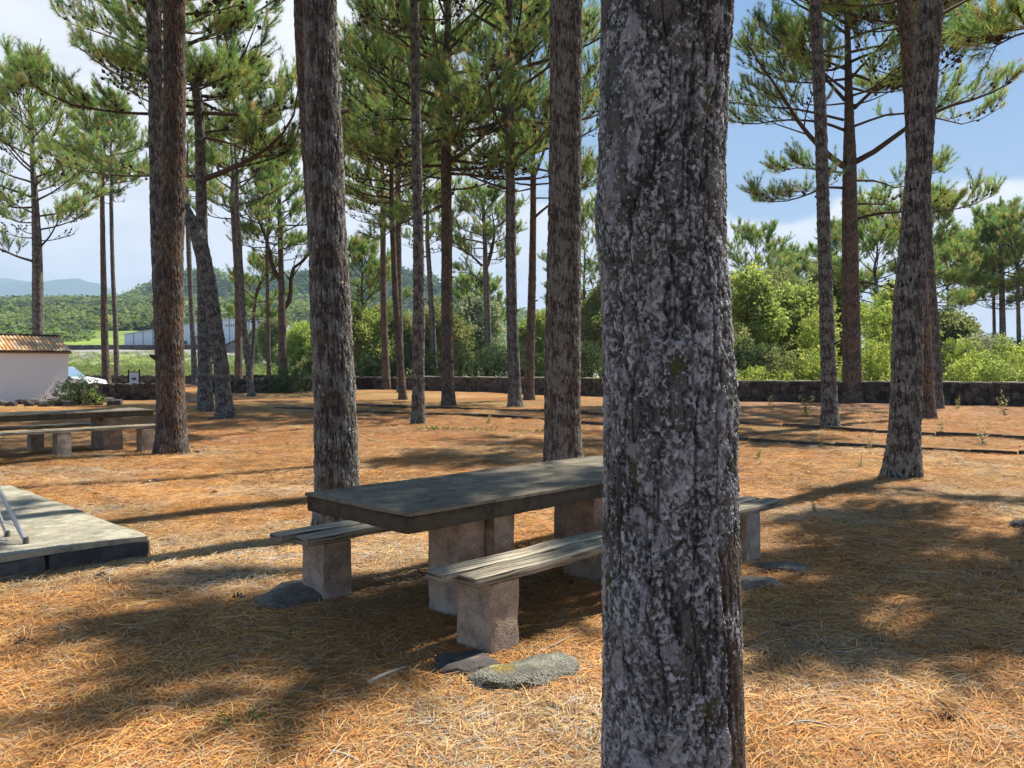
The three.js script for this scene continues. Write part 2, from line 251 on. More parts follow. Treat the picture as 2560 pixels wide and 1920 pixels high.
{
  const sx = span(-1, 1, 420).map((t) => Math.sinh(t * 4.4) / Math.sinh(4.4) * 110), sd = span(-0.42, 1, 420).map((t) => t < 0 ? Math.sinh(t * 5) / Math.sinh(2.1) * 30 : Math.sinh(t * 3.2) / Math.sinh(3.2) * 66);
  // the litter's own tone: fresh orange, paler straw and yellowed grass patches
  const g = sheet(sx, sd, (x, z) => litterHeight(x, z), (x, d) => {
    const a = fb3(x * 0.35, 0, d * 0.35, 50, 4), b = sstep(0.5, 0.68, fb3(x * 0.16 + 5, 0, d * 0.25, 60, 4)), c = sstep(0.52, 0.7, fb3(x * 0.5, 4, d * 0.5, 66, 3)), dry = sstep(20, 34, d) * sstep(0.05, 0.25, x / d);
    let R = 0.90 + 0.6 * (a - 0.5), G = 0.86 + 0.6 * (a - 0.5), B = 0.85 + 0.6 * (a - 0.5);
    R *= mixf(1, 1.02, b); G *= mixf(1, 1.25, b); B *= mixf(1, 1.25, b); G *= mixf(1, 0.86, c); B *= mixf(1, 0.8, c); G *= mixf(1, 1.08, dry); B *= mixf(1, 1.6, dry); return [R, G, B];
  }, 3);
  struct('ground', g, std({ map: litter.map, bumpMap: litter.bump, bumpScale: 0.02, vertexColors: true }), 'pine needle floor of the picnic ground');
  const veg = (x, d) => {
    const n = fb3(x * 0.06, 0, d * 0.06, 70, 4), m = fb3(x * 0.35, 0, d * 0.25, 74, 3), stony = sstep(96, 112, d) * (1 - sstep(182, 188, d)) * sstep(0.34, 0.6, fb3(x * 0.12, 2, d * 0.09, 78, 4) + 0.12 * sstep(110, 150, d));
    let R = mixf(0.13, 0.22, n) * (0.5 + m), G = mixf(0.19, 0.27, n) * (0.5 + m), B = mixf(0.04, 0.07, n) * (0.5 + m); const k = 0.7 + 0.6 * m;
    return [mixf(R, 0.24 * k, stony), mixf(G, 0.225 * k, stony), mixf(B, 0.215 * k, stony)];
  };
  struct('meadow', sheet(span(-170, 170, 170), span(66, 190, 90), (x, z) => landHeight(x, z), veg, 3), std({ vertexColors: true }), 'green and stony meadow beyond the far stone wall');
  struct('hillside', sheet(span(-420, 170, 150), [...span(190.01, 650, 110), ...span(690, 1000, 5)], (x, z) => landHeight(x, z), (x, d) => { const n = fb3(x * 0.02, 0, d * 0.02, 80, 4), m = n3(x * 0.2, 0, d * 0.2, 83); return [mixf(0.10, 0.20, n) * (0.6 + 0.7 * m), mixf(0.16, 0.27, n) * (0.6 + 0.7 * m), mixf(0.04, 0.06, n)]; }, 3), std({ vertexColors: true }), 'green scrubby hillside');
  struct('plain', sheet(span(-2600, 2600, 40), span(-30.5, 4000, 40), () => -0.35, () => [0.10, 0.14, 0.05], 3), std({ vertexColors: true }), 'flat green land reaching the horizon');
  // far mountain and the wooded hill, from ridge lines
  const ridge = (name, D, line, depth, base, color, rough, label) => {
    const top = (x) => { const px = 1280 + x / D * FOCAL; let i = 0; while (i < line.length - 2 && px > line[i + 1][0]) i++; const [a, b] = [line[i], line[i + 1]], t = fade(clamp01((px - a[0]) / (b[0] - a[0]))); return EYE + (HORIZON - mixf(a[1], b[1], t)) / FOCAL * D; };
    const x0 = (line[0][0] - 1280) / FOCAL * D, x1 = (line[line.length - 1][0] - 1280) / FOCAL * D;
    const g = sheet(span(x0, x1, 150), span(D - depth, D + depth, 60), (x, z) => { const q = 1 - Math.abs(-z - D) / depth, e = Math.min(1, (x - x0) / (0.06 * (x1 - x0)), (x1 - x) / (0.06 * (x1 - x0))), h = Math.max(0, top(x)); return mixf(base, h, Math.pow(q, 1.25) * fade(clamp01(e * 1.5))) + (fb3(x / depth * 3, 0, z / depth * 3, 90, 5) - 0.5) * rough * (1 - q * 0.9) * h; }, color, 3);
    return struct(name, g, std({ vertexColors: true }), label);
  };
  ridge('mountain', 5000, [[-700, 668], [-300, 676], [0, 694], [100, 704], [150, 699], [195, 697], [235, 708], [337, 749], [420, 776], [700, 830], [1300, 890]], 1500, 30, (x, d) => { const n = fb3(x * 0.0016 + d * 0.0012, 0, d * 0.006, 95, 4), k = sstep(0.48, 0.6, n); return [mixf(0.045, 0.25, k), mixf(0.085, 0.27, k), mixf(0.05, 0.13, k)]; }, 0.25, 'distant mountain under the cloud');
  ridge('wooded_hill', 820, [[250, 790], [330, 752], [345, 732], [380, 724], [420, 703], [464, 690], [535, 690], [571, 701], [660, 708], [760, 692], [866, 672], [950, 672], [1050, 700], [1170, 738], [1260, 788], [1400, 802], [1560, 830], [1700, 880]], 170, 4, (x, d) => { const n = fb3(x * 0.02, 0, d * 0.02, 97, 4); return [mixf(0.04, 0.13, n), mixf(0.07, 0.18, n), mixf(0.025, 0.05, n)]; }, 0.12, 'wooded hill behind the grove');
}

// ------------------------------------------------------------------ foliage pieces
function needleTuft(seed, n, len, w) {
  const r = rng(seed), pos = [], dir = new THREE.Vector3(), side = new THREE.Vector3();
  for (let i = 0; i < n; i++) {
    const y = 0.2 * Math.pow(r(), 0.8), a = r() * 6.283, tilt = (0.25 + 1.25 * r()) * (1.15 - y * 2.2), l = len * (0.7 + 0.5 * r());
    dir.set(Math.cos(a) * Math.sin(tilt), Math.cos(tilt), Math.sin(a) * Math.sin(tilt)); side.set(r() - 0.5, r() - 0.5, r() - 0.5).cross(dir).normalize().multiplyScalar(w / 2);
    pos.push(-side.x, y - side.y, -side.z, side.x, y + side.y, side.z, dir.x * l, y + dir.y * l - l * l * 0.6 * Math.sin(tilt), dir.z * l);
  }
  const g = new THREE.BufferGeometry(); g.setAttribute('position', new THREE.Float32BufferAttribute(pos, 3)); g.computeVertexNormals(); return g;
}
function leafSpray(seed, n, size, leaf, aspect = 0.5) {
  const r = rng(seed), pos = [], d = new THREE.Vector3(), s = new THREE.Vector3(), o = new THREE.Vector3();
  for (let i = 0; i < n; i++) {
    o.set(r() - 0.5, r() * 0.9, r() - 0.5).multiplyScalar(size); d.set(r() - 0.5, r() - 0.2, r() - 0.5).normalize(); s.set(r() - 0.5, r() - 0.5, r() - 0.5).cross(d).normalize().multiplyScalar(leaf * aspect / 2); d.multiplyScalar(leaf * (0.7 + 0.6 * r()));
    const m = [o.x + d.x * 0.5, o.y + d.y * 0.5, o.z + d.z * 0.5], e = [o.x + d.x, o.y + d.y - leaf * 0.12, o.z + d.z];
    pos.push(o.x, o.y, o.z, m[0] - s.x, m[1] - s.y, m[2] - s.z, ...e, o.x, o.y, o.z, ...e, m[0] + s.x, m[1] + s.y, m[2] + s.z);
  }
  const g = new THREE.BufferGeometry(); g.setAttribute('position', new THREE.Float32BufferAttribute(pos, 3)); g.computeVertexNormals(); return g;
}
const leafMat = (t = 0.4) => new THREE.MeshPhysicalMaterial({ color: 0xffffff, roughness: 1, transmission: t, thickness: 0, specularIntensity: 0.4 });
const needleMat = leafMat(0.5), leavesMat = leafMat(0.55);
const tufts = [needleTuft(1, 52, 0.17, 0.008), needleTuft(2, 40, 0.19, 0.014)];
const cone = new THREE.OctahedronGeometry(1, 0); cone.scale(0.042, 0.065, 0.042);
const coneMat = std({ color: new THREE.Color().setRGB(0.05, 0.036, 0.027) });

// ------------------------------------------------------------------ pines
// px: [x, y, width] in the photograph from the foot upwards, d: metres ahead; limbs: further polylines [[x, y, dz], ...]
function pine(o) {
  const { name = 'pine_tree', label, d, px, H = 18, bark = 0, seed, crown, limbs = [], nu = 28, dv = 0.12, relief = 0.02, group, dead = 3, flare = 0.24 } = o, y0stub = o.stubs ?? true;
  const r = rng(seed * 13 + 5), foot = at(px[0][0], px[0][1], d); foot.y = groundY(foot.x, foot.z) - 0.06;
  const t = thing(name, label, 'pine tree', foot.toArray(), 0, group);
  const pts = [], rad = [];
  px.forEach(([x, y, w], i) => { const p = at(x, y, d); if (i === 0) p.y = foot.y; p.z += (o.lean ?? 0) * (p.y - foot.y); pts.push(p.sub(foot)); rad.push(w / 2 / FOCAL * d); });
  const last = pts[pts.length - 1], before = pts[pts.length - 2], dir = last.clone().sub(before).normalize();
  if (last.y < H - 1) { const n = 4, y0 = last.y, r0 = rad[rad.length - 1], p0 = last.clone(); for (let i = 1; i <= n; i++) { const s = i / n, y = mixf(y0, H, s), k = (y - y0) * mixf(1, 0.5, s); pts.push(new THREE.Vector3(p0.x + dir.x / Math.max(dir.y, 0.3) * k + (r() - 0.5) * 0.25, y, p0.z + (r() - 0.5) * 0.25)); rad.push(mixf(r0, 0.035, Math.pow(s, 0.8))); } }
  part('trunk', trunkSkin(pts, rad, barks[bark], { nu, dv, relief, seed, flare, lumps: o.lumps ?? 0.06, ...o.skin }), barkMat[bark], t);
  if (y0stub && d < 40) { const q = rng(seed + 900); for (let i = 0; i < 6; i++) { const y = 1.2 + 7 * q(), a = q() * 6.283; let k = 0; while (k < pts.length - 2 && pts[k + 1].y < y) k++; const f = clamp01((y - pts[k].y) / (pts[k + 1].y - pts[k].y)), b = pts[k].clone().lerp(pts[k + 1], f), R = mixf(rad[k], rad[k + 1], f), dr = new THREE.Vector3(Math.cos(a), 0.25 + 0.3 * q(), Math.sin(a)), l = R + 0.03 + 0.14 * q() * q(); part('branch_stub', new MB().tube([b, b.clone().addScaledVector(dr, R * 0.9), b.clone().addScaledVector(dr, l), b.clone().addScaledVector(dr, l + 0.006)], [R * 0.35, R * 0.22, 0.016 + 0.01 * q(), 0.002], 7).build(), branchMat, t); } }
  if (!crown) return t;
  const curve = new THREE.CatmullRomCurve3(pts, false, 'centripetal'), LUT = curve.getSpacedPoints(120), trunkAt = (y) => { let i = 0; while (i < 119 && LUT[i + 1].y < y) i++; return LUT[i].clone().lerp(LUT[i + 1], clamp01((y - LUT[i].y) / (LUT[i + 1].y - LUT[i].y || 1))); };
  const radAt = (y) => { let i = 0; while (i < pts.length - 2 && pts[i + 1].y < y) i++; return mixf(rad[i], rad[i + 1], clamp01((y - pts[i].y) / (pts[i + 1].y - pts[i].y || 1))); };
  const leaves = [], cones = [], far = d > 48, dens = crown.dens ?? 1, tone = crown.tone ?? 1, V = (x, y, z) => new THREE.Vector3(x, y, z);
  const addTuft = (p, dr, s = 1) => {
    const k = r(), b = 0.75 + 0.5 * r(); let c = k < 0.12 ? [0.34, 0.25, 0.10] : k < 0.46 ? [0.29, 0.34, 0.085] : k < 0.8 ? [0.19, 0.31, 0.08] : [0.11, 0.23, 0.09];
    leaves.push({ p: p.clone(), q: aim(dr, r() * 6.28), s: s * (0.8 + 0.5 * r()), c: c.map((x) => x * b * tone * 1.3) });
  };
  function limb(P, r0, bare) {
    const mb = new MB(), n = P.length, L = P.reduce((a, p, i) => i ? a + p.distanceTo(P[i - 1]) : 0, 0), R = P.map((_, i) => r0 * mixf(1, 0.22, i / (n - 1)));
    mb.tube(P, R, r0 > 0.05 ? 6 : 5);
    const subs = Math.round(mixf(5, 11, clamp01(L / 4)) * (far ? 0.85 : 1)), start = bare ? 0.3 : 0.28, T = V(0, 0, 0), S = V(0, 0, 0), p = V(0, 0, 0);
    for (let k = 0; k < subs; k++) {
      const s = start + (1 - start) * (k + r() * 0.8) / subs, f = Math.min(s, 0.999) * (n - 1), i = Math.floor(f); p.lerpVectors(P[i], P[i + 1], f - i); T.subVectors(P[i + 1], P[i]).normalize(); S.crossVectors(T, UPV).normalize().multiplyScalar(k % 2 ? 1 : -1);
      const len = (0.3 + L * 0.34 * (1.15 - s)) * (0.7 + 0.6 * r()), dr = T.clone().multiplyScalar(0.75).addScaledVector(S, 0.55 + 0.5 * r()).add(V(0, 0.12 + 0.5 * r() * r() - 0.08, 0)).normalize(), m = 4, Q = [p.clone()];
      for (let j = 1; j <= m; j++) { dr.y += 0.07; dr.x += (r() - 0.5) * 0.3; dr.z += (r() - 0.5) * 0.3; dr.normalize(); Q.push(Q[j - 1].clone().addScaledVector(dr, len / m)); }
      const q0 = Math.max(0.006, r0 * 0.36 * (1.1 - s)); mb.tube(Q, Q.map((_, j) => q0 * mixf(1, 0.35, j / m)), 4);
      const twigs = bare ? 2 : Math.round((far ? 6 : 8.5) * dens * (0.6 + 0.8 * r()));
      for (let w = 0; w <= twigs; w++) {
        const g = w === twigs ? 1 : 0.22 + 0.78 * (w + r()) / twigs, inner = !bare && g < 0.5 && r() < 0.7, ff = Math.min(g, 0.999) * m, ii = Math.floor(ff), b = Q[ii].clone().lerp(Q[ii + 1], ff - ii), td = Q[ii + 1].clone().sub(Q[ii]).normalize().add(V((r() - 0.5) * 1.7, (r() - 0.25) * 1.3, (r() - 0.5) * 1.7)).normalize(), tl = 0.2 + 0.38 * r(), e = b.clone().addScaledVector(td, tl * 0.55), e2 = e.clone().addScaledVector(td.clone().add(V(0, 0.35, 0)).normalize(), tl * 0.45);
        mb.tube([b, e, e2], [0.009, 0.007, 0.005], 3);
        if (bare || inner) { if (r() < 0.45) cones.push({ p: e.clone().add(V(0, -0.04, 0)), q: aim(td, 0), s: 1 + 0.6 * r(), c: [0.9, 0.85, 0.8] }); continue; }
        const up = e2.clone().sub(e).normalize(); addTuft(e2, up, 1.05); addTuft(e, up, 0.95); if (r() < 0.8 * dens) addTuft(b.lerp(e, 0.6), td, 0.9);
        if (r() < 0.2) cones.push({ p: e.clone().add(V(0, -0.05, 0)), q: aim(td, 0), s: 0.8 + 0.5 * r(), c: [0.9, 0.85, 0.8] });
      }
      if (bare && r() < 0.5) cones.push({ p: Q[m].clone(), q: aim(dr, 0), s: 1, c: [0.9, 0.85, 0.8] });
    }
    part('branch', mb.build(), branchMat, t);
    if (!bare) { const e = P[n - 1], td = P[n - 1].clone().sub(P[n - 2]).normalize(); for (let k = 0; k < 4; k++) addTuft(e, td.clone().add(V(r() - 0.5, r() - 0.3, r() - 0.5)).normalize(), 1.1); }
  }
  for (const l of limbs) { const P = l.p.map(([x, y, dz = 0]) => at(x, y, d + dz).sub(foot)), c = new THREE.CatmullRomCurve3(P); limb(c.getSpacedPoints(8), l.r ?? 0.06, l.bare); }
  const { from, R, n = 24, az0, spread = 6.283 } = crown;
  for (let k = 0; k < n + dead; k++) {
    const isDead = k >= n, s = isDead ? -0.12 * r() : (k + r() * 0.9) / n, y = Math.min(mixf(from, H, s), H - 0.3), a = az0 === undefined ? k * 2.4 + r() * 1.2 : az0 + (r() - 0.5) * spread;
    const prof = isDead ? 0.45 + 0.3 * r() : (0.55 + 0.75 * Math.min(1, s * 3)) * Math.sqrt(Math.max(0.02, 1 - s)) + 0.12, L = Math.max(0.6, R * prof * (0.7 + 0.45 * r())), el = isDead ? -0.05 + 0.3 * r() : mixf(0.05, 1.0, s) + (r() - 0.5) * 0.35, P = [trunkAt(y)], dr = V(Math.cos(a) * Math.cos(el), Math.sin(el), Math.sin(a) * Math.cos(el)), m = 7;
    for (let j = 1; j <= m; j++) { dr.x += (r() - 0.5) * 0.18; dr.z += (r() - 0.5) * 0.18; dr.y += (j < 3 ? -0.05 : 0.09) + (r() - 0.5) * 0.1; dr.normalize(); P.push(P[j - 1].clone().addScaledVector(dr, L / m)); }
    limb(P, Math.min(radAt(y) * 0.5, 0.012 + 0.014 * L), isDead);
  }
  for (let k = 0; k < 10; k++) addTuft(LUT[120].clone().add(V((r() - 0.5) * 0.4, -0.5 * r(), (r() - 0.5) * 0.4)), V((r() - 0.5), 1, (r() - 0.5)).normalize(), 1.2);
  instances('crown', tufts[far ? 1 : 0], needleMat, leaves, t);
  if (cones.length) instances('pine_cones', cone, coneMat, cones, t);
  return t;
}

// the near pine has a skin of its own: crusted with lichen, bare wood low on its right side; one tile goes once round and 3.6 m up
{
  const W = 1024, H = 2048, TALL = 3.6, rgb = new Float32Array(W * H * 3), hgt = new Float32Array(W * H);
  for (let j = 0; j < H; j++) for (let i = 0; i < W; i++) {
    const u = i / W, v = j / H, y = v * TALL, o = j * W + i, jx = tfb(u, v, 50, 90, 699, 3) - 0.5, wx = (tfb(u, v, 5, 14, 701, 3) - 0.5) * 2 + jx * 1.1, wy = (tfb(u, v, 5, 10, 703, 3) - 0.5) * 2.4 + (tfb(u, v, 60, 70, 704, 2) - 0.5) * 0.9;
    const [f1, f2, id] = tworley(u * 19 + wx, v * 20 + wy, 19, 20, 707), e = sstep(0.0, 0.20, f2 - f1), fis = sstep(0.0, 0.05, Math.abs(tfb(u + jx * 0.006, v, 16, 8, 709, 4) - 0.5));
    const [g1, g2, gid] = tworley(u * 95 + wx * 3, v * 170 + wy * 3, 95, 170, 713), flake = sstep(0.02, 0.3, g2 - g1), fine = tn(u * 330, v * 760, 330, 760, 719), mid = tfb(u, v, 34, 80, 723, 4), low = tfb(u, v, 5, 9, 727, 3);
    const edge = 0.842 + 0.035 * (1 - y / 0.9) + 0.03 * (tfb(u, v, 10, 40, 731, 3) - 0.5), bare = sstep(edge - 0.004, edge + 0.006, u) * sstep(1.03, 0.97, y + 0.35 * (tfb(u, v, 12, 8, 735, 2) - 0.5)) * (1 - sstep(0.985, 1, u));
    let h = 0.34 * e * mixf(0.6, 1, fis) + 0.14 * fis + 0.16 * flake + 0.05 * id + 0.42 * (mid - 0.2), t = 0.05 + 0.95 * h + 0.12 * (id - 0.5);
    let R = mixf(0.018, 0.120, t), G = mixf(0.018, 0.117, t), B = mixf(0.018, 0.112, t);
    const cut = mixf(0.5, 1, fis) * mixf(0.65, 1, e); R *= cut; G *= cut; B *= cut;
    // crust of grey lichen flecks, then pale patches, then green and mossy ones
    const amount = 0.47 + 0.35 * (low - 0.4) + 0.35 * (tfb(u, v, 12, 24, 729, 2) - 0.5) - (id > 0.88 ? 0.2 : 0), spk = tfb(u, v, 150, 360, 733, 2), fleck = sstep(1 - amount - 0.12, 1 - amount + 0.06, 0.16 * gid + 0.16 * mid + 0.68 * spk + 0.3 * (fine - 0.5)) * sstep(0.08, 0.28, h) * mixf(0.25, 1, fis), ft = 0.07 + 0.22 * gid * gid + 0.33 * spk * spk + 0.12 * fine * gid;
    R = mixf(R, ft * 0.94, fleck * 0.9); G = mixf(G, ft * 0.98, fleck * 0.9); B = mixf(B, ft * 1.05, fleck * 0.9); h += fleck * 0.14 * (0.4 + fine);
    const [p1, , pid] = tworley(u * 24 + wx * 0.8, v * 34 + wy * 0.8, 24, 34, 741), pale = (pid > 0.89 ? 1 : 0) * sstep(0.44, 0.26, p1 + 0.9 * (mid - 0.5) + 0.5 * (spk - 0.5)) * sstep(0.15, 0.3, h); R = mixf(R, 0.36, pale * 0.6); G = mixf(G, 0.36, pale * 0.6); B = mixf(B, 0.40, pale * 0.6);
    const teal = sstep(0.60, 0.75, tfb(u, v, 9, 16, 751, 4)) * 0.5; R = mixf(R, R * 0.82, teal); G = mixf(G, G * 1.02, teal); B = mixf(B, B * 1.0, teal);
    const [m1, , mid2] = tworley(u * 9, v * 15, 9, 15, 761), moss = (mid2 > 0.86 ? 1 : 0) * sstep(0.17, 0.06, m1 + 0.35 * (mid - 0.5) + 0.25 * (spk - 0.5)); R = mixf(R, 0.075, moss); G = mixf(G, 0.078, moss); B = mixf(B, 0.035, moss); h += moss * 0.3;
    const grain = tfb(u, v, 110, 16, 771, 3), crack = sstep(0.62, 0.7, tfb(u, v, 60, 6, 775, 2)), wt = (0.7 + 0.7 * (grain - 0.5)) * (1 - 0.6 * crack);
    const bq = bare * (1 - 0.75 * fleck * (tfb(u, v, 14, 30, 777, 2) > 0.5 ? 1 : 0.25)); R = mixf(R, 0.080 * wt, bq); G = mixf(G, 0.060 * wt, bq); B = mixf(B, 0.044 * wt, bq); h = mixf(h, h * 0.5 + 0.12 * grain - 0.25 * crack - 0.12, bare) + 0.3;
    rgb[o * 3] = R; rgb[o * 3 + 1] = G; rgb[o * 3 + 2] = B; hgt[o] = clamp01(h / 1.4);
  }
  const b = { map: tex(W, H, rgb), bump: tex(W, H, hgt, false), h: sampler(hgt, W, H) }; barks.push(b); barkMat.push(std({ map: b.map, bumpMap: b.bump, bumpScale: 0.02 }));
}
// ------------------------------------------------------------------ the pines, nearest first
pine({ label: 'thick lichen-crusted pine trunk closest to the camera, in front of the picnic bench', d: 2.62, seed: 1, bark: 3, stubs: false, nu: 300, dv: 0.009, relief: 0.026, H: 7.2, lumps: 0.03, flare: 0.02, skin: { rounds: 1, tall: 3.6 },
  px: [[1686, 2115, 372], [1685, 1920, 349], [1684, 1700, 341], [1680, 1480, 337], [1676, 1300, 322], [1675, 1020, 325], [1671, 930, 317], [1660, 700, 304], [1652, 600, 309], [1649, 524, 316], [1652, 400, 304], [1660, 180, 306], [1667, 0, 319], [1672, -200, 312], [1680, -1500, 270]] });
pine({ label: 'thick dark pine trunk right behind the left end of the near concrete table', d: 7.3, seed: 2, bark: 0, nu: 110, dv: 0.022, relief: 0.024, H: 16, px: [[842, 1345, 112], [842, 1215, 106], [836, 1000, 102], [827, 800, 99], [818, 600, 93], [812, 380, 88], [806, 200, 82], [801, 0, 78]], crown: { from: 9.5, R: 3.2, n: 20 } });
pine({ label: 'slim brown pine trunk half hidden by the thick dark trunk behind the table', d: 12.4, seed: 3, bark: 1, nu: 60, dv: 0.05, relief: 0.02, H: 15, px: [[846, 1166, 60], [826, 900, 54], [806, 700, 52], [796, 600, 50], [780, 400, 47], [765, 170, 45], [757, 0, 44]], crown: { from: 9.5, R: 3, n: 18 } });
pine({ label: 'red-brown pine trunk at the right end of the far picnic table on the left', d: 14.4, seed: 4, bark: 1, nu: 90, dv: 0.035, relief: 0.026, H: 16, px: [[429, 1132, 76], [428, 1060, 70], [425, 917, 66], [423, 700, 68], [432, 500, 55], [436, 250, 52], [436, 0, 49]], crown: { from: 9, R: 3, n: 20 } });
pine({ label: 'thin pine trunk leaning behind the red-brown trunk by the far picnic table', d: 16.5, seed: 5, bark: 2, nu: 50, dv: 0.07, relief: 0.025, H: 16, px: [[424, 1103, 46], [410, 900, 42], [402, 700, 40], [397, 600, 38], [391, 350, 35], [388, 180, 34], [385, 0, 35]], crown: { from: 9.5, R: 3, n: 18 } });
pine({ label: 'large pine in the middle distance behind the near table, pale flecks on dark bark', d: 11.6, seed: 6, bark: 0, nu: 110, dv: 0.03, relief: 0.024, H: 16, px: [[1410, 1186, 94], [1408, 1100, 90], [1407, 900, 88], [1409, 700, 86], [1411, 500, 80], [1414, 300, 79], [1416, 0, 79]], crown: { from: 12.3, R: 1.7, n: 14, dens: 0.9 } });
pine({ label: 'large leaning pine at right with round grey lichen patches, nearest of the right-hand trunks', d: 11.2, seed: 7, bark: 2, nu: 110, dv: 0.03, relief: 0.022, H: 14, px: [[2257, 1195, 88], [2260, 1100, 76], [2266, 964, 73], [2272, 753, 71], [2282, 620, 64], [2291, 500, 60], [2310, 240, 58], [2327, 0, 57]], crown: { from: 12.4, R: 1.7, n: 6, dens: 1.5, az0: 2.0, spread: 2.2 }, limbs: [{ r: 0.03, p: [[2345, 40, 0], [2400, 10, 0.2], [2440, -10, 0.4], [2500, -15, 0.6]], bare: true }, { r: 0.03, p: [[2330, -40, 0], [2400, -60, -0.3], [2470, -40, -0.6]], bare: true }] });
pine({ label: 'slim straight pine at right standing against the upper dark kerb', d: 20, seed: 8, bark: 2, nu: 56, dv: 0.06, relief: 0.03, H: 17, px: [[2076, 1070, 44], [2073, 980, 38], [2068, 837, 35], [2062, 650, 31], [2057, 500, 30], [2051, 290, 29], [2039, 0, 27]], crown: { from: 11, R: 2.2, n: 16 } });
pine({ label: 'pine trunk with clean brown bark crossing behind the large leaning pine at right', d: 23, seed: 9, bark: 1, nu: 50, dv: 0.08, relief: 0.03, H: 17, px: [[2317, 1048, 40], [2312, 900, 36], [2302, 750, 35], [2291, 600, 34], [2284, 400, 33], [2276, 200, 35], [2262, 0, 38]], crown: { from: 11.5, R: 3, n: 20 } });
pine({ label: 'dark pine trunk at right, just to the right of the crossing brown trunk', d: 28.5, seed: 10, bark: 0, nu: 44, dv: 0.1, relief: 0.03, H: 17, px: [[2344, 1024, 26], [2338, 850, 24], [2326, 700, 23], [2318, 560, 22], [2312, 300, 20], [2308, 0, 19]], crown: { from: 12, R: 2.4, n: 16 } });
pine({ label: 'branching pine at right with bare lower limbs and a wide spreading crown against blue sky', d: 33, seed: 11, bark: 1, nu: 50, dv: 0.1, relief: 0.03, H: 19.5, dead: 2, lumps: 0.04, px: [[2131, 1006, 52], [2130, 900, 44], [2127, 750, 42], [2124, 500, 35], [2124, 400, 32], [2123, 300, 23], [2120, 150, 16], [2116, 0, 12]],
  crown: { from: 12.4, R: 4.8, n: 42, dens: 1.25, tone: 1.05 },
  limbs: [{ r: 0.13, p: [[2108, 415, 0], [2060, 378, -1], [2000, 310, -1.6], [1950, 230, -2], [1900, 160, -2.2], [1870, 110, -2.2]] }, { r: 0.12, p: [[2138, 405, 0], [2200, 370, -0.6], [2265, 320, -1], [2360, 270, -1.4], [2460, 240, -1.6], [2530, 205, -1.7]] },
    { r: 0.07, p: [[2110, 325, 0], [2050, 305, 1], [1960, 300, 1.4], [1880, 310, 1.6], [1815, 300, 1.8]] }, { r: 0.06, p: [[2110, 300, 0], [2000, 275, 0.6], [1900, 265, 1.2], [1822, 255, 1.4]] }, { r: 0.06, p: [[2137, 315, 0], [2230, 285, 1], [2320, 290, 1.6], [2420, 310, 2], [2500, 270, 2.2]] },
    { r: 0.06, p: [[2110, 470, 0], [2060, 470, -1], [2010, 490, -1.6], [1950, 505, -2], [1895, 500, -2.2]] }, { r: 0.05, p: [[2108, 432, 0], [2050, 425, 1], [1990, 420, 1.5], [1950, 430, 2]] }, { r: 0.06, p: [[2138, 548, 0], [2190, 535, -0.8], [2250, 530, -1.2], [2340, 530, -1.7], [2420, 515, -2], [2480, 490, -2.2]] },
    { r: 0.05, p: [[2138, 510, 0], [2190, 510, 0.8], [2230, 515, 1.3], [2232, 550, 1.6], [2260, 575, 1.8]] }, { r: 0.05, p: [[2138, 452, 0], [2190, 452, 0.8], [2250, 470, 1.3], [2310, 440, 1.6], [2350, 430, 1.8]] },
    { r: 0.08, p: [[2112, 250, 0], [2050, 180, 1], [1990, 110, 1.5], [1945, 50, 2]] }, { r: 0.08, p: [[2136, 270, 0], [2200, 210, 1], [2290, 140, 1.5], [2390, 100, 2]] }, { r: 0.05, p: [[2150, 705, 0], [2180, 708, -0.6], [2240, 730, -1]], bare: true }] });
pine({ label: 'pale lichen-covered slim pine in the middle, between the two large dark trunks', d: 21.3, seed: 12, bark: 2, nu: 60, dv: 0.06, relief: 0.03, H: 17, px: [[1046, 1062, 33], [1046, 960, 30], [1047, 800, 29], [1046, 600, 26], [1042, 400, 24], [1039, 217, 23], [1036, 0, 21]], crown: { from: 10.8, R: 2.6, n: 18 } });
pine({ label: 'straight pine in the middle whose trunk forks high among the branches', d: 31, seed: 13, bark: 1, nu: 44, dv: 0.1, relief: 0.03, H: 18, px: [[1121, 1014, 34], [1119, 900, 30], [1117, 700, 28], [1116, 500, 26], [1114, 300, 25], [1114, 180, 22], [1120, 60, 15], [1122, -60, 12]], crown: { from: 8.8, R: 4.8, n: 32, dens: 0.95 },
  limbs: [{ r: 0.09, p: [[1128, 402, 0], [1180, 365, -0.5], [1240, 310, -1], [1290, 275, -1.2], [1330, 235, -1.4]] }, { r: 0.07, p: [[1104, 515, 0], [1060, 535, -1], [1010, 555, -1.6], [960, 590, -2]], }, { r: 0.08, p: [[1105, 190, 0], [1075, 130, -0.6], [1050, 80, -1], [1035, 30, -1.3]] }, { r: 0.06, p: [[1126, 300, 0], [1180, 300, 0.6], [1240, 275, 1], [1300, 268, 1.4], [1370, 270, 1.8]] }, { r: 0.06, p: [[1102, 305, 0], [1040, 300, 0.6], [960, 300, 1], [880, 330, 1.6]] }, { r: 0.06, p: [[1126, 435, 0], [1180, 437, -1], [1250, 442, -1.6], [1320, 430, -2]] }] });
pine({ label: 'straight dark pine in the middle, just left of the large flecked trunk', d: 29, seed: 14, bark: 0, nu: 48, dv: 0.09, relief: 0.03, H: 18, px: [[1288, 1021, 37], [1286, 950, 31], [1280, 800, 28], [1277, 620, 26], [1276, 430, 23], [1275, 217, 20], [1274, 0, 17]], crown: { from: 8.6, R: 4.4, n: 30, dens: 0.95 } });
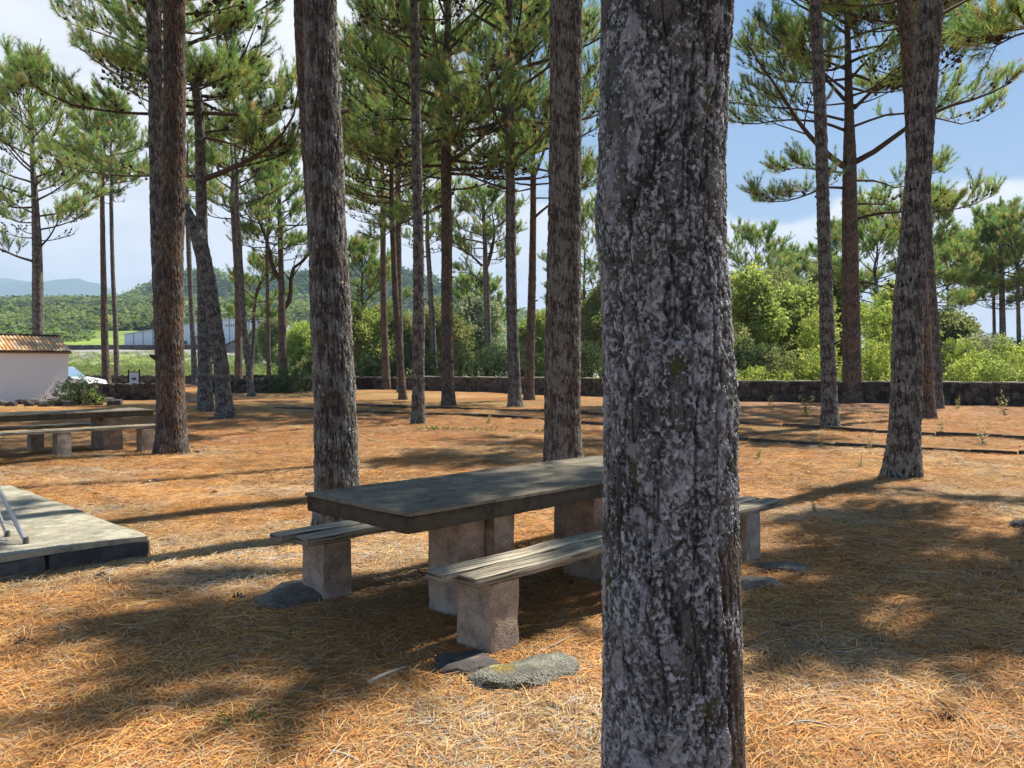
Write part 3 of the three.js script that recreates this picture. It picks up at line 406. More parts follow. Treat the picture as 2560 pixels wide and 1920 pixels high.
pine({ label: 'reddish pine in the middle forking into several upright stems under its crown', d: 35.5, seed: 15, bark: 1, nu: 36, dv: 0.12, relief: 0.03, H: 17, px: [[1322, 1001, 27], [1325, 900, 23], [1330, 717, 20], [1332, 600, 17], [1333, 440, 14], [1330, 330, 9], [1326, 200, 7]], crown: { from: 9.4, R: 4.2, n: 30 },
  limbs: [{ r: 0.08, p: [[1336, 440, 0], [1352, 400, 0.3], [1368, 350, 0.5], [1382, 280, 0.6]] }, { r: 0.07, p: [[1330, 430, 0], [1312, 390, -0.4], [1296, 350, -0.8], [1285, 290, -1]] }, { r: 0.06, p: [[1335, 545, 0], [1370, 515, -0.5], [1440, 480, -1], [1500, 440, -1.4]] }, { r: 0.05, p: [[1328, 430, 0], [1290, 420, 0.4], [1230, 425, 0.8]], bare: true }] });
pine({ label: 'slender pine in front of the back wall, left of the leaning pair in the middle', d: 50, seed: 16, bark: 1, nu: 26, dv: 0.2, relief: 0.03, H: 18, px: [[967, 975, 24], [962, 860, 17], [958, 700, 15], [957, 520, 13], [955, 400, 11], [952, 318, 8]], crown: { from: 10.5, R: 4.2, n: 30 } });
pine({ label: 'leaning slender pine in the middle with a vine-like dead stem along it', d: 35.8, seed: 17, bark: 1, nu: 32, dv: 0.14, relief: 0.03, H: 16, px: [[1008, 1000, 21], [1000, 900, 17], [991, 780, 16], [984, 640, 14], [979, 500, 13], [982, 325, 10]], crown: { from: 9, R: 4.2, n: 30 } });
pine({ label: 'slender upright pine touching the leaning one in the middle', d: 45, seed: 18, bark: 0, nu: 28, dv: 0.18, relief: 0.03, H: 18, px: [[1002, 982, 19], [1000, 860, 16], [997, 700, 15], [995, 500, 14], [993, 330, 11]], crown: { from: 10, R: 4.4, n: 32 } });
pine({ label: 'straight grey pine trunk left of the crooked leaning trunk beside the dark stone wall', d: 27.2, seed: 19, bark: 2, nu: 60, dv: 0.08, relief: 0.03, H: 17, px: [[513, 1028, 38], [512, 900, 34], [509, 750, 30], [505, 579, 27], [502, 434, 25], [495, 253, 23], [480, 174, 26], [462, 120, 20], [430, 50, 17], [408, 0, 15]], crown: { from: 10.5, R: 4.2, n: 22, dens: 1.1 },
  limbs: [{ r: 0.10, p: [[517, 445, 0], [564, 427, -1], [651, 383, -2], [705, 336, -2.6], [734, 289, -3], [745, 225, -3.2]] }, { r: 0.08, p: [[508, 282, 0], [580, 286, -1], [660, 285, -1.6], [720, 268, -2]] }, { r: 0.07, p: [[496, 190, 0], [545, 180, -0.8], [600, 150, -1.4], [640, 60, -2]] }, { r: 0.06, p: [[505, 240, 0], [560, 240, 1], [640, 225, 1.6], [700, 215, 2]] },
    { r: 0.07, p: [[490, 284, 0], [380, 285, -1], [250, 275, -1.8], [150, 250, -2.4], [70, 205, -3]] }, { r: 0.05, p: [[495, 440, 0], [380, 440, 1], [280, 438, 1.6], [200, 425, 2], [130, 405, 2.4]] }, { r: 0.06, p: [[480, 190, 0], [390, 205, -0.6], [290, 185, -1.2], [200, 120, -1.8]] }, { r: 0.06, p: [[450, 130, 0], [370, 130, 0.6], [270, 90, 1], [180, 60, 1.5]] }, { r: 0.05, p: [[508, 330, 0], [570, 325, 0.5], [640, 328, 1]] }, { r: 0.05, p: [[512, 345, 0], [580, 360, -0.6], [650, 390, -1], [720, 385, -1.4]] }] });
pine({ label: 'crooked leaning pine trunk bending left, beside the straight grey trunk', d: 23.9, seed: 20, bark: 2, nu: 60, dv: 0.07, relief: 0.03, H: 13, lumps: 0.08, px: [[564, 1045, 43], [558, 980, 38], [553, 917, 36], [537, 808, 36], [519, 700, 38], [503, 620, 37], [488, 575, 36], [470, 538, 30], [455, 505, 26], [447, 400, 22], [440, 250, 18]], crown: { from: 9.5, R: 2.4, n: 14 } });
pine({ label: 'thin knotty pine trunk between the red-brown trunk and the straight grey one', d: 63, seed: 21, bark: 2, nu: 24, dv: 0.25, relief: 0.02, H: 19, px: [[487, 961, 15], [483, 860, 13], [476, 720, 12], [471, 600, 12], [468, 480, 10]], crown: { from: 14.5, R: 3.4, n: 18 } });
pine({ label: 'tall pine behind the house, left edge, its crown above the roof', d: 48, seed: 22, bark: 0, nu: 30, dv: 0.15, relief: 0.03, H: 18.3, px: [[96, 980, 27], [95, 841, 25], [94, 720, 26], [92, 600, 22], [86, 480, 15], [82, 416, 12], [80, 320, 9]], crown: { from: 9.5, R: 4.3, n: 30, dens: 1.2, tone: 1.1 }, limbs: [{ r: 0.08, p: [[88, 655, 0], [40, 640, -1], [0, 622, -2], [-60, 600, -2.5]] }, { r: 0.06, p: [[103, 615, 0], [125, 590, 0.6], [155, 540, 1], [190, 520, 1.2]] }] });
pine({ label: 'slim ringed pine trunk between the house and the sign board', d: 60, seed: 23, bark: 1, nu: 24, dv: 0.2, relief: 0.02, H: 20, px: [[267, 963, 22], [262, 850, 17], [259, 700, 14], [257, 600, 12], [256, 430, 10]], crown: { from: 14.8, R: 3.9, n: 26, dens: 1.1 } });
pine({ label: 'thinner dark pine trunk just right of the slim ringed one behind the sign wall', d: 66, seed: 24, bark: 0, nu: 22, dv: 0.25, relief: 0.02, H: 20, px: [[293, 955, 14], [288, 800, 12], [282, 680, 10], [278, 490, 9]], crown: { from: 15, R: 3.4, n: 20, tone: 0.85 } });
pine({ label: 'pair-trunk pine at left, straight stem nearer the wall, behind the crooked trunk', d: 58, seed: 25, bark: 1, nu: 26, dv: 0.2, relief: 0.02, H: 18, px: [[597, 968, 22], [596, 850, 17], [594, 700, 16], [588, 600, 15], [582, 480, 13]], crown: { from: 11.5, R: 3.8, n: 24 } });
pine({ label: 'pine trunk leaning into the pair-trunk pine, foot in front of the dark wall', d: 40, seed: 26, bark: 2, nu: 30, dv: 0.15, relief: 0.03, H: 15, px: [[629, 990, 20], [622, 920, 16], [612, 830, 15], [604, 720, 13], [598, 600, 12], [592, 500, 11]], crown: { from: 11, R: 2, n: 14 } });
pine({ label: 'slender curving sapling pine beside the forked pine at left', d: 66, seed: 27, bark: 0, nu: 20, dv: 0.25, relief: 0.02, H: 9.5, px: [[626, 955, 11], [633, 850, 9], [640, 740, 8], [655, 700, 6]], crown: { from: 5, R: 2.4, n: 16 } });
pine({ label: 'thin straight pine between the curving sapling and the forked pine', d: 62, seed: 28, bark: 1, nu: 20, dv: 0.25, relief: 0.02, H: 16, px: [[672, 962, 12], [671, 850, 10], [669, 735, 9], [668, 600, 8]], crown: { from: 10, R: 2.8, n: 18 } });
pine({ label: 'forked pine at left with two upright arms, between dark bush and thin pines', d: 64, seed: 29, bark: 1, nu: 26, dv: 0.2, relief: 0.02, H: 17, px: [[708, 958, 25], [706, 860, 21], [705, 770, 19], [703, 690, 14], [701, 600, 12], [698, 500, 10]], crown: { from: 10.5, R: 4, n: 24 }, limbs: [{ r: 0.22, p: [[706, 775, 0], [722, 755, 0.3], [728, 720, 0.5], [730, 675, 0.6], [755, 655, 0.8], [780, 625, 1], [800, 580, 1.2]] }, { r: 0.2, p: [[700, 700, 0], [682, 670, -0.4], [672, 620, -0.8], [655, 570, -1], [620, 500, -1.4]] }] });
pine({ label: 'dark pine behind the hedge in the middle, left of the forked-trunk one', d: 62, seed: 30, bark: 0, nu: 22, dv: 0.2, relief: 0.02, H: 17, px: [[1088, 955, 18], [1083, 850, 15], [1076, 720, 13], [1068, 580, 11]], crown: { from: 10.5, R: 3.2, n: 20 } });
pine({ label: 'forked pine rising from the dark hedge behind the middle of the back wall', d: 62, seed: 31, bark: 0, nu: 24, dv: 0.2, relief: 0.02, H: 14, px: [[1221, 955, 20], [1220, 850, 17], [1216, 720, 15], [1214, 665, 13], [1212, 590, 10], [1207, 500, 8]], crown: { from: 9.6, R: 3.4, n: 22, tone: 0.9 }, limbs: [{ r: 0.18, p: [[1217, 665, 0], [1228, 630, 0.4], [1236, 580, 0.6], [1230, 530, 0.8]] }, { r: 0.1, p: [[1205, 665, 0], [1180, 640, -0.5], [1145, 620, -1], [1120, 610, -1.4]] }, { r: 0.08, p: [[1205, 705, 0], [1180, 685, 0.5], [1140, 680, 0.9]] }] });
for (const [x, y, w, d, H, lb, s] of [[2508, 898, 17, 62, 12.6, 'thickest trunk of the tall far pines at the right edge', 32], [2487, 902, 9, 64, 11.5, 'thin far pine left of the thickest trunk at the right edge', 33], [2548, 900, 11, 60, 11.8, 'far pine trunk at the very right edge of the picture', 34], [2372, 880, 7, 70, 11.5, 'thin far pine behind the right-hand trunks, over the bright shrubs', 35]])
  pine({ name: 'pine_tree', label: lb, d, seed: s, bark: 0, nu: 20, dv: 0.3, relief: 0.02, H, px: [[x, HORIZON + 3147 / d, w * 1.15], [x, y, w], [x - 3, y - 160, w * 0.75], [x - 5, y - 260, w * 0.55]], crown: { from: 6.4, R: 3.1, n: 26, dens: 1.2, tone: 0.95 } });
for (const [x, d, H, R, lb, s] of [[1888, 72, 12.3, 4.2, 'round-topped pine behind the leafy trees, left of the slim right-hand pine', 36], [1985, 78, 11.5, 3.6, 'green pine top behind the slim right-hand pine', 37], [2190, 52, 10.8, 3.6, 'brownish pine crown behind the branching pine at right', 38], [2085, 74, 13.2, 3.8, 'pine top behind and left of the branching pine', 39], [1190, 74, 8.6, 3, 'small blue-green pine in front of the wooded hill, middle', 40], [905, 66, 10.5, 3.6, 'bushy pine beyond the back wall, right of the thick dark trunk', 41], [1460, 68, 14, 3.8, 'bushy pine beyond the back wall, between the two nearest trunks', 42], [2330, 54, 12.2, 2.8, 'dense pine crown right of the leaning pine, reaching over the shrubs', 43]])
  pine({ label: lb, d, seed: s, bark: 0, nu: 18, dv: 0.3, relief: 0.02, H, px: [[x, HORIZON + 3147 / d, 0.34 * FOCAL / d], [x + 3, HORIZON - 100, 0.26 * FOCAL / d], [x, HORIZON - 200, 0.2 * FOCAL / d]], crown: { from: H * 0.42, R, n: 26, dens: 1.3 } });
for (const [x, z, H, lb, s, from, R] of [[7.9, -9.5, 10.6, 'pine standing just outside the view on the right, its crown shading the foreground', 44, 8.8, 1.8], [9.6, -11.4, 11.6, 'pine out of view on the right, one branch reaching into the top right corner', 46, 8.8, 2.1], [5.5, -5.2, 14, 'nearest pine outside the view on the right, its trunk shadow crossing the corner', 45, 12, 2]]) {
  const px = 1280 + x / -z * FOCAL, py = (h) => HORIZON + (EYE - h) / -z * FOCAL, w = FOCAL / -z;
  pine({ label: lb, d: -z, seed: s, bark: 0, nu: 40, dv: 0.12, relief: 0.03, H, px: [[px, py(0), 0.46 * w], [px, py(3), 0.38 * w], [px + 0.1 * w, py(7), 0.32 * w]], limbs: s === 46 ? [{ r: 0.05, p: [[2985, -60, 0], [2820, -10, 0.3], [2660, 60, 0.5], [2560, 80, 0.6], [2480, 120, 0.7]] }] : [], crown: { from, R, n: 11, dens: 1.7 } });
}

// more of the grove behind the camera and to its sides
for (const [x, z, s, n] of [[-4.5, 4, 50, 'behind the camera on the left'], [2.5, 5.5, 51, 'behind the camera on the right'], [-9.5, -4.5, 52, 'left of the camera beside the concrete slab'], [7, 3.5, 53, 'right of the camera, a little behind it'], [-1, 11, 54, 'straight behind the camera, farther off'], [-13, 3, 55, 'far left behind the camera']])
  { const p = new THREE.Vector3(x, 0, z), t = thing('pine_tree', 'pine of the grove standing ' + n, 'pine tree', [x, -0.06, z]), r = rng(s), pts = [], rad = [0.24, 0.2, 0.17, 0.12, 0.04]; for (let i = 0; i < 5; i++) pts.push(new THREE.Vector3((r() - 0.5) * 0.4, i * 3.9, (r() - 0.5) * 0.4)); part('trunk', trunkSkin(pts, rad, barks[s % 3], { nu: 24, dv: 0.2, relief: 0.03, seed: s }), barkMat[s % 3], t);
    const leaves = [], D = new THREE.Vector3(); for (let k = 0; k < 16; k++) { const y = 9 + 6.2 * k / 16, a = k * 2.4 + r(), L = 3.6 * (1 - 0.55 * k / 16) * (0.7 + 0.4 * r()), e = new THREE.Vector3(Math.cos(a) * L, y + 0.3 * L, Math.sin(a) * L), b = new THREE.Vector3(pts[2].x, y, pts[2].z); part('branch', new MB().tube([b, b.clone().lerp(e, 0.5).add(new THREE.Vector3(0, -0.15, 0)), e], [0.05, 0.035, 0.012], 5).build(), branchMat, t); for (let q = 0; q < 110; q++) { D.set(r() - 0.5, (r() - 0.35) * 0.7, r() - 0.5); const f = 0.35 + 0.65 * r(), pos = b.clone().lerp(e, f).addScaledVector(D, L * 0.75); leaves.push({ p: pos, q: aim(D.clone().add(new THREE.Vector3(0, 0.4, 0)).normalize(), r() * 6.28), s: 1.6, c: [0.15, 0.2, 0.055] }); } }
    instances('crown', tufts[1], needleMat, leaves, t); }

// ------------------------------------------------------------------ picnic furniture; u runs along the table, v across it towards the camera's right
const AX = 44.2 * Math.PI / 180, U = new THREE.Vector3(Math.sin(AX), 0, -Math.cos(AX)), Vv = new THREE.Vector3(Math.cos(AX), 0, Math.sin(AX));
const TURN = Math.PI / 2 - AX;                     // turns local +x onto U, local +z onto Vv
const cm = (o = {}) => std({ map: conc.map, bumpMap: conc.bump, bumpScale: 0.006, ...o });
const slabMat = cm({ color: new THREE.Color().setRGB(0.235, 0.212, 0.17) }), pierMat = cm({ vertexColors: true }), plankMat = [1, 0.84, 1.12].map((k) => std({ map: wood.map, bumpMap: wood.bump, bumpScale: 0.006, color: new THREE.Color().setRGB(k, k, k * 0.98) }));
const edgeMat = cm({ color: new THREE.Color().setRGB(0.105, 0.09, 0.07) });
const pierColor = (seed, lilac) => (v, y) => { const n = fb3(v.x * 5, y * 3, v.z * 5, seed, 3), k = sstep(0.15, 0.30, 0.34 - y + (n - 0.5) * 0.15) * lilac, red = sstep(0.35, 0.6, n); return [mixf(mixf(0.46, 0.51, red), 0.50, k), mixf(mixf(0.415, 0.40, red), 0.49, k), mixf(mixf(0.36, 0.325, red), 0.57, k)]; };
const local = (g, x, y, z, ry = 0) => { if (ry) g.rotateY(ry); g.translate(x, y, z); return g; };
function table(corner, L, W, H, piers, label, seed, fine) {    // corner: near end of the edge facing the camera's right
  const t = thing('picnic_table', label, 'picnic table', [corner[0], groundY(corner[0], -corner[1]) * 0, -corner[1]], TURN, 'concrete picnic tables'), s = fine ? 0.03 : 0.1;
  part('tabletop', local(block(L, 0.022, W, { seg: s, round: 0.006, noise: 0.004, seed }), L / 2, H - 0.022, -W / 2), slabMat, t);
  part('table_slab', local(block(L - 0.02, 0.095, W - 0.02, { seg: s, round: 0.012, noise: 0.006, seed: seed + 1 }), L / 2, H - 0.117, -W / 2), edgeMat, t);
  piers.forEach(([x, w, z0, z1], i) => part('pier', local(block(w, H - 0.12 + 0.06, z1 - z0, { seg: fine ? 0.03 : 0.08, round: 0.012, noise: 0.007, seed: seed + 5 + i, color: pierColor(seed + i, i === 0 ? 1 : 0.4) }), x + w / 2, -0.06, (z0 + z1) / 2), pierMat, t));
  return t;
}
function bench(corner, L, W, H, piers, label, seed, fine) {
  const t = thing('bench', label, 'bench', [corner[0], 0, -corner[1]], TURN, 'plank benches'), w = (W - 0.012) / 2, th = 0.055, s = fine ? 0.02 : 0.06;
  for (let k = 0; k < 2; k++) {
    const off = k ? -0.03 : 0.05, g = block(L - 0.05, th, w, { seg: s, round: 0.014, noise: 0.008, seed: seed + k * 7, freq: 4 });
    part('plank', local(g, L / 2 + off, H - th + (k ? 0.006 : 0), -w / 2 - k * (w + 0.012)), plankMat[(seed + k) % 3], t);
  }
  piers.forEach((x, i) => part('pier', local(block(0.22, H - th + 0.06, 0.27, { seg: fine ? 0.022 : 0.07, round: 0.012, noise: 0.008, seed: seed + 20 + i, color: pierColor(seed + i, fine && seed !== 31 ? 0.9 : 0.25) }), x + 0.11, -0.06, -W / 2 + 0.01), pierMat, t));
  return t;
}
const T0c = [-0.543, 4.24], rel = (c, u, v) => [c[0] + U.x * u + Vv.x * v, c[1] - U.z * u - Vv.z * v];
table(T0c, 3.4, 1.015, 0.77, [[0.60, 0.22, -0.56, -0.27], [0.83, 0.18, -0.84, -0.20], [1.90, 0.2, -0.56, -0.27], [2.11, 0.18, -0.84, -0.2], [2.95, 0.2, -0.8, -0.25]], 'long dark concrete picnic table in the foreground behind the nearest pine', 11, true);
bench([-0.235, 4.096], 3.5, 0.32, 0.45, [0.19, 1.7, 2.95], 'grey plank bench on the near side of the near table, passing behind the nearest trunk', 31, true);
bench([-1.352, 5.057], 3.5, 0.32, 0.45, [0.21, 1.7, 2.95], 'grey plank bench on the far side of the near table, its end showing at left', 32, true);
const T1c = rel([-6.65, 15.1], -3.5, 0);
table(T1c, 3.5, 1.0, 0.72, [[0.55, 0.3, -0.8, -0.25], [2.66, 0.34, -0.85, -0.2]], 'concrete picnic table at the left edge, in front of the white house', 51, false);
bench(rel(T1c, 0.1, 0.42), 3.45, 0.3, 0.46, [0.2, 1.62, 3.0], 'pale plank bench in front of the far picnic table at the left edge', 61, false);
bench(rel(T1c, 0, -1.14), 3.3, 0.3, 0.44, [0.2, 1.75, 3.0], 'grey plank bench on the far side of the left-hand picnic table', 62, false);

// footings and stones at the near benches
const stoneMat = cm({ color: new THREE.Color().setRGB(0.30, 0.29, 0.25) }), darkStone = cm({ color: new THREE.Color().setRGB(0.11, 0.10, 0.10) }), greyStone = cm({ color: new THREE.Color().setRGB(0.235, 0.215, 0.195), bumpScale: 0.02 });
const lichenStone = cm({ vertexColors: true, bumpScale: 0.03 });
function placed(name, geo, mat, [px, py], turn, sink, label, cat, group) { const p = groundAt(px, py), m = single(name, geo, mat, label, cat, group); m.position.set(p.x, groundY(p.x, p.z) - sink, p.z); m.rotation.y = turn; return m; }
{
  const g = stone(0.60, 0.21, 0.40, 3, 4, 0.30), P = g.attributes.position, col = []; for (let i = 0; i < P.count; i++) { const y = sstep(0.52, 0.62, fb3(P.getX(i) * 9, P.getY(i) * 9, P.getZ(i) * 9, 5, 3)), k = 0.8 + 0.5 * fb3(P.getX(i) * 30, 1, P.getZ(i) * 30, 6, 2); col.push(mixf(0.27, 0.42, y) * k, mixf(0.265, 0.33, y) * k, mixf(0.23, 0.09, y) * k); } g.setAttribute('color', new THREE.Float32BufferAttribute(col, 3));
  placed('flat_stone', g, lichenStone, [1312, 1695], 0.55, 0.0, 'flat pale stone with yellow lichen at the foot of the near bench pier', 'stone');
  placed('footing_stone', stone(0.36, 0.16, 0.32, 8, 4, 0.34), darkStone, [1165, 1668], 0.5, 0, 'dark rounded stone under the near bench pier, left of the lichen stone', 'stone');
  placed('footing_stone', stone(0.74, 0.13, 0.52, 9, 4, 0.36), greyStone, [770, 1494], 0.8, -0.015, 'flat grey footing stone under the far bench pier at left', 'stone');
  placed('footing_stone', stone(0.36, 0.12, 0.26, 10, 4, 0.36), greyStone, [1890, 1462], 0.3, -0.01, 'grey stone in front of the bench pier right of the nearest trunk', 'stone');
  placed('footing_stone', stone(0.42, 0.11, 0.28, 12, 4, 0.36), greyStone, [1950, 1425], -0.3, -0.01, 'flat grey stone beside the bench pier right of the nearest trunk', 'stone');
  placed('rock', stone(0.25, 0.2, 0.22, 14, 3), darkStone, [2556, 1318], 0.3, 0.0, 'dark rock on the needles at the right edge', 'rock');
  placed('rock', stone(0.17, 0.09, 0.12, 15, 2), greyStone, [492, 1126], 0.1, 0, 'small grey stone at the foot of the red-brown pine', 'rock');
  placed('rock', stone(0.14, 0.10, 0.12, 16, 2), greyStone, [478, 1117], 0.9, 0, 'second small stone behind the grey one at the red-brown pine', 'rock');
  placed('rock', stone(0.42, 0.16, 0.3, 17, 2), darkStone, [535, 1046], 0.2, 0.02, 'dark stone at the foot of the crooked leaning pine', 'rock');
  const lean = placed('beige_slab', block(1.1, 0.5, 0.12, { seg: 0.1, noise: 0.02, round: 0.03 }), cm({ color: new THREE.Color().setRGB(0.55, 0.43, 0.33) }), [474, 1008], 0.25, 0.1, 'beige stone block lying beyond the red-brown pine, beside the straight grey trunk', 'stone block'); lean.rotation.z = -0.28;
}
// small litter: sticks, cones, weeds
const stickMat = std({ color: new THREE.Color().setRGB(0.30, 0.22, 0.14) }), greyStick = std({ color: new THREE.Color().setRGB(0.40, 0.36, 0.30) });
[[[[918, 1714], [955, 1700], [1012, 1674]], 0.011, greyStick, 'pale broken stick on the shaded needles left of the lichen stone'], [[[136, 1584], [160, 1586], [181, 1588]], 0.012, stickMat, 'short dark stick on the sunny needles at lower left'], [[[824, 1884], [860, 1899], [905, 1912]], 0.007, greyStick, 'thin pale twig at the bottom of the picture'], [[[1960, 1818], [2030, 1821], [2100, 1834]], 0.006, greyStick, 'long thin twig in the lower right shade'], [[[1335, 1648], [1400, 1622], [1500, 1560]], 0.008, stickMat, 'long thin branch on the needles between bench pier and nearest trunk'], [[[372, 1207], [386, 1200], [400, 1203]], 0.012, greyStick, 'curled grey bark strip on the sunny needles']].forEach(([pp, r0, m, lb], i) => {
  const base = groundAt(...pp[0]), P = pp.map(([x, y], k) => { const p = groundAt(x, y); p.y = groundY(p.x, p.z) + 0.034 + (k === 1 ? 0.014 : 0); return p.sub(base); }), c = new THREE.CatmullRomCurve3(P).getSpacedPoints(10);
  const o = single('stick', new MB().tube(c, c.map((_, k) => r0 * (1 - 0.5 * k / 10)), 6).build(), m, lb, 'stick'); o.position.copy(base);
});
function pineCone(s) { const parts = []; for (let k = 0; k < 34; k++) { const t = k / 34, a = k * 2.4, rr = 0.028 * Math.sin(Math.PI * Math.min(1, 0.22 + t * 0.85)), g = new THREE.ConeGeometry(0.011, 0.026, 4); g.rotateX(1.9); g.rotateY(-a + Math.PI / 2); g.translate(Math.cos(a) * rr, 0.075 * t, Math.sin(a) * rr); parts.push(g); } const c = new THREE.SphereGeometry(0.022, 8, 6); c.scale(1, 1.7, 1); c.translate(0, 0.037, 0); parts.push(c); const g = mergeGeometries(parts.map((p) => { p.deleteAttribute('uv'); return p.index ? p.toNonIndexed() : p; })); g.rotateZ(1.5); g.scale(s, s, s); return g; }
const pcMat = std({ color: new THREE.Color().setRGB(0.06, 0.04, 0.028) }), pcGeo = pineCone(1);
[[2382, 1800, 'dark pine cone in the lower right on sunlit needles'], [260, 1452, 'pine cone between the two trunk shadows at left'], [588, 1502, 'pine cone left of the far bench footing'], [232, 1242, 'pine cone on the sunny needles right of the concrete slab'], [1858, 1568, 'pine cone at the right edge of the nearest trunk'], [543, 1236, 'pine cone behind the left end of the near table'], [62, 1612, 'pine cone at the lower left edge']].forEach(([x, y, lb], i) => { const o = placed('pine_cone', pcGeo, pcMat, [x, y], i * 1.3, -0.018, lb, 'pine cone', 'pine cones on the needles'); o.scale.setScalar(1.1); });
const paleChip = std({ color: new THREE.Color().setRGB(0.55, 0.52, 0.5) });
[[860, 1605, 'tiny white scrap on the shaded needles under the table'], [392, 1596, 'tiny white scrap in the shade patch at lower left'], [370, 1522, 'pale chip on the sunny needles at left'], [1945, 1842, 'pale curled chip at lower right'], [2130, 1855, 'small white chip right of the curled one']].forEach(([x, y, lb], i) => placed('bark_chip', stone(0.04, 0.014, 0.025, 70 + i, 1, 0.3), paleChip, [x, y], i, -0.02, lb, 'scrap'));

// bright weeds and grass tufts
const weedLeaf = new THREE.MeshPhysicalMaterial({ color: new THREE.Color().setRGB(0.16, 0.24, 0.05), roughness: 0.8, transmission: 0.4, thickness: 0 }), weedStem = std({ color: new THREE.Color().setRGB(0.14, 0.17, 0.06) }), strawLeaf = new THREE.MeshPhysicalMaterial({ color: new THREE.Color().setRGB(0.36, 0.33, 0.12), roughness: 0.8, transmission: 0.35, thickness: 0 });
function weed(px, py, h, seed, label, dry) {
  const p = groundAt(px, py), t = thing('weed', label, 'weed', [p.x, groundY(p.x, p.z), p.z], 0), r = rng(seed), mb = new MB(), pos = [];
  for (let k = 0; k < 3; k++) { const a = r() * 6.28, P = [0, 0.35, 0.7, 1].map((s) => new THREE.Vector3(Math.cos(a) * s * s * h * 0.22, s * h * (0.7 + 0.3 * (k === 0)), Math.sin(a) * s * s * h * 0.22)); mb.tube(P, [0.004, 0.003, 0.002, 0.001], 4); const n = 20; for (let i = 0; i < n; i++) { const s = (i + r()) / n, q = P[0].clone().lerp(P[3], s), b = r() * 6.28, l = h * 0.2 * (1.1 - s * 0.6), dx = Math.cos(b) * l, dz = Math.sin(b) * l, w = l * 0.22; pos.push(q.x, q.y, q.z, q.x + dx * 0.5 - Math.sin(b) * w, q.y + l * 0.3, q.z + dz * 0.5 + Math.cos(b) * w, q.x + dx, q.y + l * 0.35, q.z + dz, q.x, q.y, q.z, q.x + dx, q.y + l * 0.35, q.z + dz, q.x + dx * 0.5 + Math.sin(b) * w, q.y + l * 0.3, q.z + dz * 0.5 - Math.cos(b) * w); } }
  part('stem', mb.build(), weedStem, t); const g = new THREE.BufferGeometry(); g.setAttribute('position', new THREE.Float32BufferAttribute(pos, 3)); g.computeVertexNormals(); part('leaves', g, dry ? strawLeaf : weedLeaf, t);
}
weed(2038, 1282, 0.20, 1, 'tallest green weed on the needles behind the bench end right of the nearest trunk'); weed(1896, 1148, 0.24, 2, 'bright green weed near the lower kerb, right of the nearest trunk'); weed(2152, 1166, 0.26, 3, 'yellowish weed just left of the large leaning pine', true); weed(2456, 1112, 0.55, 4, 'tall yellow-green weed between the two kerbs at right', true); weed(2050, 1118, 0.3, 5, 'small yellowish weed at the lower kerb below the slim pine', true); weed(2175, 1120, 0.28, 6, 'dry weed at the lower kerb left of the leaning pine', true); weed(2350, 1090, 0.5, 7, 'dry weed at the upper kerb right of the leaning pine', true); weed(1930, 1030, 0.6, 8, 'dry bushy weed in front of the back wall, right of the nearest trunk', true); weed(2015, 1045, 0.9, 9, 'tall dry stalk left of the slim right-hand pine', true); weed(2510, 1040, 0.8, 10, 'tall dry stalk in front of the wall at the right edge', true); weed(2395, 1022, 0.5, 11, 'small weed at the wall foot right of the pine pair', true); weed(1222, 1062, 0.4, 12, 'dry stalk between the two kerbs in the middle', true);
function grassTuft(px, py, h, n, seed, label, spread = 0.09) {
  const p = groundAt(px, py), r = rng(seed), pos = []; for (let i = 0; i < n; i++) { const a = r() * 6.28, rr = r() * spread, x = Math.cos(a) * rr, z = Math.sin(a) * rr, b = a + (r() - 0.5) * 2, l = h * (0.5 + 0.6 * r()), w = 0.003; const mx = x + Math.cos(b) * l * 0.25, mz = z + Math.sin(b) * l * 0.25, ex = x + Math.cos(b) * l * 0.75, ez = z + Math.sin(b) * l * 0.75; pos.push(x - w, 0, z, x + w, 0, z, mx, l * 0.65, mz, mx, l * 0.65, mz, x + w, 0, z, ex, l * 0.85, ez); }
  const g = new THREE.BufferGeometry(); g.setAttribute('position', new THREE.Float32BufferAttribute(pos, 3)); g.computeVertexNormals(); const m = single(spread > 0.1 ? 'grass_patch' : 'grass_tuft', g, weedLeaf, label, 'grass'); if (spread > 0.1) m.userData.kind = 'stuff'; m.position.set(p.x, groundY(p.x, p.z), p.z);
}
grassTuft(590, 1800, 0.07, 60, 1, 'small green grass tuft at lower left on the sunny needles'); grassTuft(728, 1834, 0.06, 50, 2, 'small green grass tuft at the bottom, right of the other one'); grassTuft(1085, 1078, 0.09, 110, 3, 'green grass patch behind the near table, middle', 0.5); grassTuft(1185, 1080, 0.08, 80, 4, 'green grass patch behind the table, right of the other patch', 0.5); grassTuft(1305, 1084, 0.08, 60, 5, 'sparse green patch left of the large flecked pine', 0.5); grassTuft(2105, 1306, 0.05, 160, 6, 'low green growth on the needles right of the bench end', 0.35);

